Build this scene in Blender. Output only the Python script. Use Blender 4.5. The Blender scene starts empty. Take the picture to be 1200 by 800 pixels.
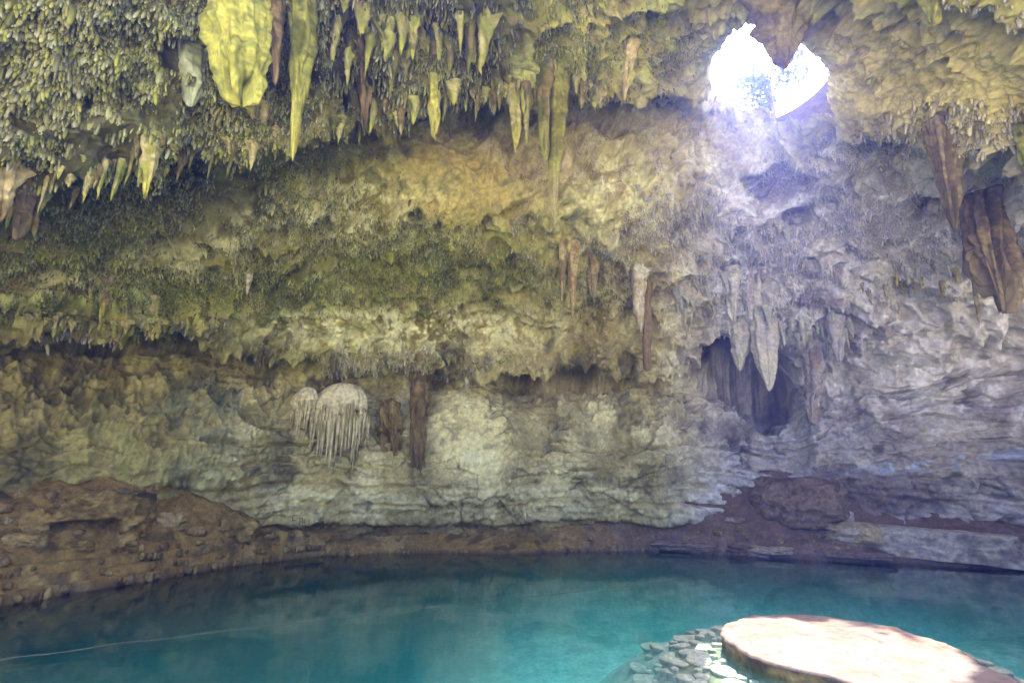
import bpy, bmesh, math, random
import numpy as np
from mathutils import Vector, Matrix, Quaternion

random.seed(7)
RNG = np.random.default_rng(11)
scene = bpy.context.scene
COL = scene.collection
R = math.radians
F32 = np.float32

# ------------------------------------------------------------------ camera numbers (metres, z = 0 is the water)
CAM_H = 3.2
PITCH = R(16.0)
FPX = 567.0
CP, SP = math.cos(PITCH), math.sin(PITCH)


def ray_dir(px, py):
    u, v = px - 600.0, py - 400.0
    return np.array([u, FPX * CP + v * SP, FPX * SP - v * CP])


def at_dist(px, py, d):
    """point at horizontal distance d from the camera mast, sighted at a photo position"""
    D = ray_dir(px, py)
    k = d / math.hypot(D[0], D[1])
    return np.array([D[0] * k, D[1] * k, CAM_H + D[2] * k])


def on_level(px, py, z=0.0):
    D = ray_dir(px, py)
    k = (z - CAM_H) / D[2]
    return np.array([D[0] * k, D[1] * k, z])


def to_photo(P):
    """where world points stand in the survey photo (used to look up rock colour zones)"""
    x, y, z = P[:, 0], P[:, 1], P[:, 2] - CAM_H
    f = np.maximum(y * CP + z * SP, 0.05)
    up = -y * SP + z * CP
    return 600 + FPX * x / f, 400 - FPX * up / f


# ------------------------------------------------------------------ noise
LAT = RNG.random((64, 64, 64)).astype(F32) * 2 - 1
_rots = []
for _i in range(24):
    _q, _ = np.linalg.qr(np.random.default_rng(100 + _i).normal(size=(3, 3)))
    _rots.append(_q.astype(F32))


def vn(p, freq, seed=0):
    """value noise, about -1..1"""
    q = (p * np.asarray(freq, F32)) @ _rots[seed % 24] + F32(seed * 7.31 + 200.0)
    i = np.floor(q).astype(np.int32)
    f = (q - i).astype(F32)
    f = f * f * (3 - 2 * f)
    x0, y0, z0 = i[:, 0] & 63, i[:, 1] & 63, i[:, 2] & 63
    x1, y1, z1 = (x0 + 1) & 63, (y0 + 1) & 63, (z0 + 1) & 63
    fx, fy, fz = f[:, 0], f[:, 1], f[:, 2]
    a = LAT[x0, y0, z0] * (1 - fx) + LAT[x1, y0, z0] * fx
    b = LAT[x0, y1, z0] * (1 - fx) + LAT[x1, y1, z0] * fx
    c = LAT[x0, y0, z1] * (1 - fx) + LAT[x1, y0, z1] * fx
    d = LAT[x0, y1, z1] * (1 - fx) + LAT[x1, y1, z1] * fx
    return ((a * (1 - fy) + b * fy) * (1 - fz) + (c * (1 - fy) + d * fy) * fz) * 1.25


def vns(p, freq, seed=0):
    """value noise without turning the axes (for streaks along z and beds across it)"""
    q = p * np.asarray(freq, F32) + F32(seed * 5.17 + 300.0)
    return _lat(q)


def _lat(q):
    i = np.floor(q).astype(np.int32)
    f = (q - i).astype(F32)
    f = f * f * (3 - 2 * f)
    x0, y0, z0 = i[:, 0] & 63, i[:, 1] & 63, i[:, 2] & 63
    x1, y1, z1 = (x0 + 1) & 63, (y0 + 1) & 63, (z0 + 1) & 63
    fx, fy, fz = f[:, 0], f[:, 1], f[:, 2]
    a = LAT[x0, y0, z0] * (1 - fx) + LAT[x1, y0, z0] * fx
    b = LAT[x0, y1, z0] * (1 - fx) + LAT[x1, y1, z0] * fx
    c = LAT[x0, y0, z1] * (1 - fx) + LAT[x1, y0, z1] * fx
    d = LAT[x0, y1, z1] * (1 - fx) + LAT[x1, y1, z1] * fx
    return ((a * (1 - fy) + b * fy) * (1 - fz) + (c * (1 - fy) + d * fy) * fz) * 1.25


def fbm(p, freq, seed=0, octv=3):
    s, a, t = 0, 1.0, 0
    for k in range(octv):
        s = s + a * vn(p, np.asarray(freq, F32) * (2.03 ** k), seed + k)
        t += a
        a *= 0.5
    return s / t


def worley(p, freq, seed=0):
    """cells: distance to the border between cells, and one random number per cell"""
    q = (p * np.asarray(freq, F32) + F32(seed * 3.3 + 120.0)).astype(F32)
    i0 = np.floor(q).astype(np.int32)
    f1 = np.full(len(q), 9.0, F32)
    f2 = np.full(len(q), 9.0, F32)
    idv = np.zeros(len(q), F32)
    for dx in (-1, 0, 1):
        for dy in (-1, 0, 1):
            for dz in (-1, 0, 1):
                c = i0 + np.array([dx, dy, dz], np.int32)
                a, b, e = c[:, 0] & 63, c[:, 1] & 63, c[:, 2] & 63
                r = LAT[a, b, e]
                pt = c.astype(F32) + .5 + .48 * np.stack([r, LAT[b, e, a], LAT[e, a, b]], -1)
                d = np.sqrt(((pt - q) ** 2).sum(1))
                nearer = d < f1
                f2 = np.where(nearer, f1, np.minimum(f2, d))
                idv = np.where(nearer, LAT[(a + 17) & 63, (b + 5) & 63, e], idv)
                f1 = np.where(nearer, d, f1)
    return f2 - f1, idv


def ss(a, b, x):
    t = np.clip((x - a) / (b - a), 0, 1)
    return t * t * (3 - 2 * t)


def blob(px, py, cx, cy, rx, ry, soft=0.35):
    r = np.sqrt(((px - cx) / rx) ** 2 + ((py - cy) / ry) ** 2)
    return 1 - ss(1 - soft, 1 + soft, r)


# ------------------------------------------------------------------ object helpers
def mesh_np(name, V, faces, col=None, smooth=True, mat=None, parent=None):
    """V n x 3, faces m x 4 (quads) or m x 3"""
    me = bpy.data.meshes.new(name)
    V = np.ascontiguousarray(V, F32)
    faces = np.ascontiguousarray(faces, np.int32)
    k = faces.shape[1]
    me.vertices.add(len(V))
    me.vertices.foreach_set('co', V.ravel())
    me.loops.add(faces.size)
    me.loops.foreach_set('vertex_index', faces.ravel())
    me.polygons.add(len(faces))
    me.polygons.foreach_set('loop_start', np.arange(0, faces.size, k, dtype=np.int32))
    me.polygons.foreach_set('loop_total', np.full(len(faces), k, np.int32))
    me.polygons.foreach_set('use_smooth', np.full(len(faces), smooth))
    me.update(calc_edges=True)
    if col is not None:
        at = me.color_attributes.new('Col', 'FLOAT_COLOR', 'POINT')
        c4 = np.ones((len(V), 4), F32)
        c4[:, :3] = np.clip(col, 0.002, 0.95)
        at.data.foreach_set('color', c4.ravel())
    if mat:
        me.materials.append(mat)
    o = bpy.data.objects.new(name, me)
    COL.objects.link(o)
    if parent:
        o.parent = parent
    return o


def tag(o, label=None, cat=None, group=None, kind=None):
    if label:
        o['label'] = label
    if cat:
        o['category'] = cat
    if group:
        o['group'] = group
    if kind:
        o['kind'] = kind
    return o


def empty(name, loc, rz=0.0):
    o = bpy.data.objects.new(name, None)
    o.location = loc
    o.rotation_euler = (0, 0, rz)
    o.empty_display_size = 0.2
    COL.objects.link(o)
    return o


def grid_faces(nu, nv, wrap=False):
    """index quads of a grid with nu rows, nv columns"""
    a = np.arange(nu * nv, dtype=np.int32).reshape(nu, nv)
    if wrap:
        a = np.concatenate([a, a[:, :1]], 1)
    return np.stack([a[:-1, :-1], a[1:, :-1], a[1:, 1:], a[:-1, 1:]], -1).reshape(-1, 4)


# ------------------------------------------------------------------ materials
def new_mat(name):
    m = bpy.data.materials.new(name)
    m.use_nodes = True
    nt = m.node_tree
    b = nt.nodes['Principled BSDF']
    return m, nt, b


def rock_mat(name, base=None, bump=0.5, scale=9.0, rough=0.85, spec=0.25, var=0.45):
    """limestone: vertex colour (or one base colour) broken up by several noises, with fine bump"""
    m, nt, b = new_mat(name)
    N, L = nt.nodes, nt.links
    geo = N.new('ShaderNodeNewGeometry')
    if base is None:
        src = N.new('ShaderNodeVertexColor')
        src.layer_name = 'Col'
        csock = src.outputs['Color']
    else:
        src = N.new('ShaderNodeRGB')
        src.outputs[0].default_value = (*base, 1)
        csock = src.outputs[0]
    n1 = N.new('ShaderNodeTexNoise')
    n1.inputs['Scale'].default_value = scale
    n1.inputs['Detail'].default_value = 6
    n1.inputs['Roughness'].default_value = 0.7
    L.new(geo.outputs['Position'], n1.inputs['Vector'])
    mr = N.new('ShaderNodeMapRange')
    mr.inputs['From Min'].default_value = 0.28
    mr.inputs['From Max'].default_value = 0.72
    mr.inputs['To Min'].default_value = 1 - var
    mr.inputs['To Max'].default_value = 1 + var
    L.new(n1.outputs['Fac'], mr.inputs['Value'])
    mul = N.new('ShaderNodeVectorMath')
    mul.operation = 'SCALE'
    L.new(csock, mul.inputs[0])
    L.new(mr.outputs['Result'], mul.inputs['Scale'])
    L.new(mul.outputs['Vector'], b.inputs['Base Color'])
    n2 = N.new('ShaderNodeTexNoise')
    n2.inputs['Scale'].default_value = scale * 1.1
    n2.inputs['Detail'].default_value = 8
    n2.inputs['Roughness'].default_value = 0.75
    L.new(geo.outputs['Position'], n2.inputs['Vector'])
    bp = N.new('ShaderNodeBump')
    bp.inputs['Strength'].default_value = bump
    bp.inputs['Distance'].default_value = 0.12
    L.new(n2.outputs['Fac'], bp.inputs['Height'])
    L.new(bp.outputs['Normal'], b.inputs['Normal'])
    b.inputs['Roughness'].default_value = rough
    b.inputs['Specular IOR Level'].default_value = spec
    return m


M_ROCK = rock_mat('limestone', None, 0.7, 5.0, var=0.30)
M_DRIP = rock_mat('dripstone', None, 0.45, 11.0, var=0.22)
M_BED = rock_mat('bank_soil', None, 0.6, 8.0)

# ------------------------------------------------------------------ light and camera
HOLE_C = np.array([10.5, 16.35])
PLAT_C = np.array([6.25, 10.62])
SUN_VEC = Vector((HOLE_C[0] - PLAT_C[0] + 0.36, HOLE_C[1] - PLAT_C[1] + 0.35, 19.2)).normalized()
SUN_EL = math.asin(SUN_VEC.z)
SUN_AZ = math.atan2(SUN_VEC.x, SUN_VEC.y)      # from +Y towards +X

w = bpy.data.worlds.new('World')
scene.world = w
w.use_nodes = True
nt = w.node_tree
bg = nt.nodes['Background']
sky = nt.nodes.new('ShaderNodeTexSky')
sky.sky_type = 'NISHITA'
sky.sun_disc = False
sky.sun_elevation = SUN_EL
sky.sun_rotation = SUN_AZ
sky.air_density = 0.6
sky.dust_density = 10.0
sky.ozone_density = 0.0
nt.links.new(sky.outputs[0], bg.inputs['Color'])
bg.inputs['Strength'].default_value = 0.15

sl = bpy.data.lights.new('sun', 'SUN')
sl.energy = 2.0
sl.angle = R(0.5)
sl.color = (1.0, 0.95, 0.87)
so = bpy.data.objects.new('sun', sl)
so.rotation_euler = SUN_VEC.to_track_quat('Z', 'Y').to_euler()
so.location = (30, 40, 120)
COL.objects.link(so)

cd = bpy.data.cameras.new('camera')
cd.sensor_fit = 'HORIZONTAL'
cd.sensor_width = 36.0
cd.lens = 36.0 * FPX / 1200.0
cd.clip_start = 0.05
cd.clip_end = 2000
co = bpy.data.objects.new('camera', cd)
co.location = (0, 0, CAM_H)
co.rotation_euler = (R(90) + PITCH, 0, 0)
COL.objects.link(co)
scene.camera = co
vs = scene.view_settings
vs.view_transform = 'Standard'
vs.look = 'None'
vs.gamma = 1.0
vs.use_curve_mapping = False
vs.exposure = 4.05
scene.cycles.use_denoising = True
scene.cycles.max_bounces = 10
scene.cycles.diffuse_bounces = 2
scene.cycles.volume_bounces = 4
scene.cycles.transparent_max_bounces = 12
scene.cycles.caustics_reflective = False
scene.cycles.caustics_refractive = False
scene.cycles.sample_clamp_indirect = 0.7
scene.cycles.use_adaptive_sampling = False
scene.cycles.use_guiding = True
scene.cycles.use_surface_guiding = True
scene.cycles.use_volume_guiding = True

# ------------------------------------------------------------------ the cave shell
COLS = [-250, -100, 0, 100, 200, 300, 400, 500, 600, 700, 800, 900, 1000, 1100, 1200, 1300, 1450]
DW = np.array([24, 23.5, 24, 24, 24, 24.5, 24.7, 25, 25.3, 25.7, 26.5, 28, 28.5, 29.5, 31, 32, 33])
ROWS = [
    # photo rows, horizontal distances
    ('A', [562] * 17, DW + 0.2),
    ('B', [530] * 17, DW - 0.2),
    ('C', [430, 425, 418, 418, 425, 440, 448, 452, 455, 455, 465, 470, 460, 440, 430, 425, 420],
     DW + np.array([2, 2, 2, 2, 1.6, .6, .5, 1.0, 2.0, 2.3, .8, .6, 0, -.3, -.3, -.3, -.3])),
    ('D', None, None),
    ('E', [355, 365, 375, 385, 385, 415, 425, 430, 432, 430, 415, 395, 395, 390, 385, 380, 375],
     DW + np.array([-4, -3.8, -3.6, -3.2, -3, -1.8, -1.5, -1.2, -1, -1, -1, -1.5, -1.2, -1.2, -1.5, -2, -2])),
    ('F', [320, 325, 330, 330, 320, 345, 370, 375, 380, 385, 355, 330, 330, 320, 310, 305, 300],
     DW + np.array([-4.3, -4.1, -3.9, -3.6, -3.5, -2.8, -2.2, -1.8, -1.5, -1.4, -2, -3, -3, -3.2, -3.5, -4, -4])),
    ('G', [250, 250, 250, 245, 240, 245, 245, 245, 250, 255, 250, 240, 245, 250, 255, 255, 255],
     np.array([18.5, 18.3, 18.2, 18, 18, 18, 18.3, 18.5, 19, 19.8, 21.5, 23.2, 23.5, 23.8, 24.4, 24.8, 25])),
    ('H', [255, 245, 228, 195, 178, 152, 140, 130, 115, 95, 125, 165, 165, 178, 195, 200, 200],
     np.array([16.8, 16.5, 16.3, 16, 15.8, 16, 16.2, 16.5, 17.2, 18.3, 20.5, 22.2, 21.8, 21.4, 21, 21, 21])),
    ('I', [265, 255, 235, 205, 185, 162, 150, 128, 112, 105, 105, 135, 148, 160, 190, 200, 205],
     np.array([13.8, 13.8, 13.8, 13.7, 13.6, 13.6, 13.8, 14, 14.6, 15.6, 18.2, 21.3, 20, 19, 18, 18, 18])),
    ('J', [100, 80, 70, 60, 55, 50, 45, 40, 40, 30, 28, 35, 55, 60, 70, 75, 80],
     np.array([12.8, 12.7, 12.6, 12.5, 12.4, 12.4, 12.5, 12.6, 13, 14, 16, 17.6, 17.2, 16.6, 16, 16, 16])),
    ('K', [-70] * 17,
     np.array([11.8, 11.6, 11.5, 11.4, 11.2, 11, 10.8, 10.6, 10.5, 11.2, 12.4, 13.4, 13.4, 13, 13, 13, 13])),
    ('L', None, None),
    ('M', None, None),
]
PHI_MAX = R(74)
NPHI_C = 1350
phi = np.concatenate([np.linspace(R(-84), R(-56), 60, endpoint=False),
                      np.linspace(R(-56), R(56), NPHI_C, endpoint=False),
                      np.linspace(R(56), R(86), 62)]).astype(np.float64)
NPHI = len(phi)


def smooth_phi(a, sig):
    """gaussian smoothing along the last axis"""
    k = np.exp(-0.5 * (np.arange(-3 * sig, 3 * sig + 1) / sig) ** 2)
    k /= k.sum()
    pad = np.pad(a, (3 * sig, 3 * sig), mode='edge')
    return np.convolve(pad, k, mode='valid')


def row_curve(pys, ds):
    pts = np.array([at_dist(px, py, d) for px, py, d in zip(COLS, pys, ds)])
    ph = np.arctan2(pts[:, 0], pts[:, 1])
    d = np.hypot(pts[:, 0], pts[:, 1])
    return smooth_phi(np.interp(phi, ph, d), 28), smooth_phi(np.interp(phi, ph, pts[:, 2]), 28)


KD, KZ = {}, {}
for nm, pys, ds in ROWS:
    if pys is not None:
        KD[nm], KZ[nm] = row_curve(pys, ds)
KZ['A'][:] = -1.5
KD['D'] = KD['C'] - 0.5
KZ['D'] = KZ['C'] + 0.75
KD['L'] = np.full(NPHI, 7.0)
KZ['L'] = np.full(NPHI, 18.8)
KD['M'] = np.full(NPHI, 5.0)
KZ['M'] = np.full(NPHI, 19.4)
ORDER = 'ABCDEFGHIJKLM'
NSEG = [110, 110, 28, 70, 80, 150, 90, 60, 190, 110, 30, 10]
kd = np.array([KD[c] for c in ORDER])
kz = np.array([KZ[c] for c in ORDER])
rows_d, rows_z, rows_s = [], [], []
for k, n in enumerate(NSEG):
    i0, i1, i2, i3 = max(k - 1, 0), k, k + 1, min(k + 2, len(ORDER) - 1)
    t = np.arange(n) / n
    for tt in t:
        T = 0.42     # tension: softer than Catmull-Rom so that lips do not overshoot
        h1, h2, h3, h4 = 2*tt**3-3*tt**2+1, -2*tt**3+3*tt**2, tt**3-2*tt**2+tt, tt**3-tt**2
        rows_d.append(h1*kd[i1] + h2*kd[i2] + h3*T*(kd[i2]-kd[i0]) + h4*T*(kd[i3]-kd[i1]))
        rows_z.append(h1*kz[i1] + h2*kz[i2] + h3*T*(kz[i2]-kz[i0]) + h4*T*(kz[i3]-kz[i1]))
        rows_s.append(k + tt)
D2 = np.array(rows_d)
Z2 = np.array(rows_z)
S1 = np.array(rows_s)
NS = len(S1)
P = np.stack([D2 * np.sin(phi), D2 * np.cos(phi), Z2], -1)      # NS x NPHI x 3


def grid_normals(P):
    du = np.gradient(P, axis=0)
    dv = np.gradient(P, axis=1)
    n = np.cross(dv, du)
    n /= np.linalg.norm(n, axis=-1, keepdims=True) + 1e-9
    return n


Nn = grid_normals(P)
# make it point into the cave (towards the mast of the camera on the wall rows)
if (Nn[50, NPHI // 2] * np.array([0, -1, 0])).sum() < 0:
    Nn = -Nn
V = P.reshape(-1, 3).astype(F32)
Nv = Nn.reshape(-1, 3).astype(F32)
SV = np.repeat(S1, NPHI).astype(F32)
PX, PY = to_photo(V)
zz = V[:, 2]

wall = (1 - ss(2.0, 2.6, SV)).astype(F32)                 # lower bedded wall
warp = np.stack([fbm(V, 0.35, 1, 2), fbm(V, 0.35, 4, 2), fbm(V, 0.35, 7, 2)], -1) * 0.9
Q = (V + warp).astype(F32)
bare = np.clip(blob(PX, PY, 1075, 95, 130, 75) + 0.8 * blob(PX, PY, 545, 215, 75, 55) + blob(PX, PY, 895, 90, 95, 75), 0, 1)
disp = np.zeros(len(V), F32)
amp_big = 0.55 * (1 - 0.35 * wall)
disp += amp_big * fbm(V, 0.28, 2, 2)
rid = 1 - np.abs(fbm(Q, 0.55, 5, 3)) * 2.2
disp += 0.55 * (rid - 0.4) * (1 - 0.5 * wall) * (1 - 0.6 * bare)
rid2 = 1 - np.abs(vn(Q, 1.5, 8)) * 2
disp += 0.20 * (rid2 - 0.3) * (1 - 0.45 * wall) * (1 - 0.6 * bare)
wq = (V + .25 * np.stack([vn(V, 1.3, 2), vn(V, 1.3, 3), vn(V, 1.3, 4)], -1)).astype(F32)
w1, c1 = worley(wq + .35 * fbm(V, .5, 3, 2)[:, None], (.42, .42, 1.05), 1)
w2, c2 = worley(wq, (1.1, 1.1, 2.4), 2)
crm1 = ss(-.15, .35, fbm(V, .5, 9, 2)) * (.35 + .65 * wall)
crm2 = ss(.0, .4, fbm(V, .7, 12, 2)) * (.25 + .75 * wall)
blocky = 1 - .55 * bare
disp += blocky * (.16 * c1 * (.4 + .6 * wall) - .16 * crm1 * (1 - ss(0, .07, w1)) + .08 * c2 * (.3 + .7 * wall) - .09 * crm2 * (1 - ss(0, .09, w2)))
disp += 0.13 * fbm(Q, 2.6, 11, 2)
disp += 0.075 * vn(V, 5.6, 13) + 0.05 * vn(V, 9.5, 14) + 0.028 * vn(V, 17.0, 15)
# bedding of the lower wall
zb = zz + 0.35 * fbm(V, 0.25, 16, 2) + 0.10 * vn(V, 1.1, 17) + 0.05 * (V[:, 0] - 5) * ss(8, 22, V[:, 0])
q = V.copy(); q[:, 2] = zb
bed = np.zeros(len(V), F32)
for th, am, sd in ((0.95, 0.30, 3), (0.47, 0.17, 9), (0.21, 0.07, 12)):
    lay = np.floor(zb / th)
    fr = zb / th - lay
    hsh = np.sin(lay * 12.9898 + sd) * 43758.5453
    hsh = hsh - np.floor(hsh)
    q2 = V.copy(); q2[:, 2] = lay * 7.7
    lat = 0.6 * hsh + 0.4 * (vns(q2, (0.5 / th * .5, 0.5 / th * .5, 1.0), sd) * .5 + .5)
    groove = 1 - ss(0.0, 0.14, np.minimum(fr, 1 - fr))
    bed += am * (lat - 0.5) * 2 - am * 1.3 * groove * ss(-.3, .3, vn(q, 0.8, sd + 4))
bedmask = wall * (1 - 0.7 * blob(PX, PY, 552, 520, 60, 60)) * (0.35 + 0.65 * ss(430, 520, PY)) * ss(150, 330, PX + 0 * PY)
bedmask = np.maximum(bedmask, wall * 0.35)
disp += bed * bedmask
# the pale shelf of rock along the foot of the wall
shelf = np.exp(-((PY - (583 + 6 * np.sin(PX / 60))) / 8.0) ** 2) * ss(280, 400, PX) * (1 - ss(740, 770, PX))
disp += 0.28 * shelf * wall
# fluting and draperies on the upper wall
flm = np.clip(blob(PX, PY, 110, 440, 200, 90) + 0.8 * blob(PX, PY, 240, 500, 120, 80) + 0.7 * blob(PX, PY, 820, 470, 130, 110)
              + 0.5 * blob(PX, PY, 560, 530, 60, 60) + .7 * blob(PX, PY, 960, 400, 120, 120), 0, 1)
Qf = V + .2 * warp
fl = 1 - np.abs(vns(Qf, (2.2, 2.2, 0.22), 3)) * 2
fl2 = 1 - np.abs(vns(Qf, (6.5, 6.5, 0.7), 6)) * 2
disp += flm * (0.20 * fl + 0.10 * fl2)
# hanging relief on the ceilings: bumps drawn out downwards
hang = ss(3.0, 3.4, SV) * (1 - bare)
hg = 1 - np.abs(vns(Q, (1.9, 1.9, 0.8), 9)) * 2
disp += hang * 0.22 * hg
# flowstone bulges
fs = blob(PX, PY, 552, 515, 50, 60, .4) * wall
disp *= 1 - .6 * fs
disp += 0.7 * blob(PX, PY, 552, 522, 52, 68, 0.45) * wall
disp += 0.5 * blob(PX, PY, 757, 470, 36, 60, 0.6)
disp += 0.35 * blob(PX, PY, 250, 520, 45, 60, 0.5)
# solution pits
pit = ss(0.52, 0.72, vn(V, 0.95, 19)) * ss(3.5, 4.2, SV) * ss(120, 200, PX)
disp -= 0.55 * pit * (1 - 0.5 * bare)
pits = [(1122, 45, 9, 7), (1112, 75, 9, 9), (1078, 72, 7, 4), (596, 309, 9, 12), (697, 318, 13, 26), (510, 262, 6, 5), (537, 268, 5, 4),
        (487, 252, 9, 6), (570, 262, 6, 10), (720, 325, 20, 28), (1075, 262, 8, 12), (1000, 296, 8, 6), (1048, 284, 12, 8), (1172, 182, 12, 8),
        (1195, 150, 10, 18), (103, 118, 9, 10), (420, 110, 14, 24), (508, 25, 10, 26), (368, 448, 7, 8), (1030, 525, 6, 5), (1085, 242, 18, 12),
        (610, 195, 14, 10), (715, 95, 9, 18), (1140, 365, 10, 10), (860, 517, 6, 5)]
for cx, cy, rx, ry in pits:
    disp -= 0.75 * blob(PX + 3 * vn(V, 3, 20), PY + 3 * vn(V, 3, 21), cx, cy, rx, ry, 0.5)
# deep hollows
wob = 10 * fbm(V, 0.9, 6, 2)
hollow = np.maximum(blob(PX + 2 * wob, PY + 1.6 * wob, 868, 438, 40, 30, 0.6), blob(PX + 2 * wob, PY + 1.5 * wob, 889, 450, 36, 23, 0.7))
disp -= 4.6 * hollow
disp -= 1.2 * blob(PX + wob, PY + wob, 915, 500, 30, 50, 0.6)
disp -= 1.7 * blob(PX + wob, PY + .4 * wob, 668, 446, 82, 11, 0.4)
disp -= 1.0 * blob(PX + wob, PY + .5 * wob, 170, 400, 90, 14, 0.5)
disp -= 0.8 * blob(PX + wob, PY + .6 * wob, 430, 165, 60, 14, 0.6)
disp -= 0.8 * blob(PX + wob, PY + .6 * wob, 420, 60, 14, 70, 0.6)
# long oblique cracks in the wall over the stone bench
for (x0, y0, x1, y1, dep, wd) in ((1000, 505, 1210, 425, .5, 6), (1040, 470, 1210, 412, .35, 4), (985, 565, 1210, 528, .4, 3), (960, 555, 1100, 520, .3, 3),
                                  (1010, 40, 1060, 30, .3, 3), (1060, 30, 1100, 100, .3, 2.5), (960, 100, 1010, 60, .25, 3), (590, 250, 660, 215, .3, 3),
                                  (880, 15, 960, 35, .6, 8), (960, 35, 1000, 5, .5, 6), (480, 175, 560, 190, .35, 4)):
    tx = np.clip(((PX - x0) * (x1 - x0) + (PY - y0) * (y1 - y0)) / ((x1 - x0) ** 2 + (y1 - y0) ** 2), 0, 1)
    dd = np.hypot(PX - x0 - tx * (x1 - x0), PY - y0 - tx * (y1 - y0)) + 6 * vn(V, 0.8, 10) * 1.0
    disp -= dep * (1 - ss(wd * .4, wd * 1.4, np.abs(dd)))

V = V + Nv * disp[:, None]
# ragged lower edges of the two shelves
lipm = np.exp(-((SV - 4.0) / 0.22) ** 2) * (1 - ss(760, 860, PX)) + np.exp(-((SV - 8.0) / 0.25) ** 2) * (1 - ss(770, 840, PX))
V[:, 2] -= lipm * (0.35 * np.maximum(0, 1 - np.abs(vns(V, (1.6, 1.6, .01), 4)) * 2.5) + 0.2 * np.maximum(0, vns(V, (4, 4, .01), 5)))

# ---- the sky hole: a ragged opening with a short shaft
ax_f = np.array([math.sin(SUN_AZ), math.cos(SUN_AZ)])
ax_f = HOLE_C / np.linalg.norm(HOLE_C)
ax_r = np.array([ax_f[1], -ax_f[0]])
lf = (V[:, :2] - HOLE_C) @ ax_f
lr = (V[:, :2] - HOLE_C) @ ax_r
ang = np.arctan2(lf, lr)
rad = np.hypot(lf, lr)
rim = 2.47 + 0.16 * np.cos(2 * ang) + 0.16 * np.sin(3 * ang + .6) + 0.22 * fbm(V * np.array([1, 1, 0], F32), 0.9, 3, 2) \
    + 0.14 * vn(V * np.array([1, 1, 0], F32), 3.0, 9) + 0.10 * vn(V * np.array([1, 1, 0], F32), 7.5, 4)
rim = rim - .38 * ss(1.1, 2.2, lr) * ss(2.2, .5, np.abs(lf - .4))
sd = rad - rim
ceil = SV > 5.0
lift = np.where(ceil, (1 - ss(-0.42, 0.05, sd)), 0)
V[:, 2] += lift * 0.7
V[:, 2] += np.where(ceil, 0.25 * ss(0.0, 0.5, sd) * (1 - ss(0.5, 1.4, sd)) * -1.0, 0)
keep = ~((sd < -0.42) & ceil)

# ---- rock colours (moss, clay, calcite, iron stain, with some light and shade painted in)
PX, PY = to_photo(V)


def mix(c, col, m):
    m = np.clip(m, 0, 1)[:, None]
    return c * (1 - m) + np.asarray(col, F32) * m


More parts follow.
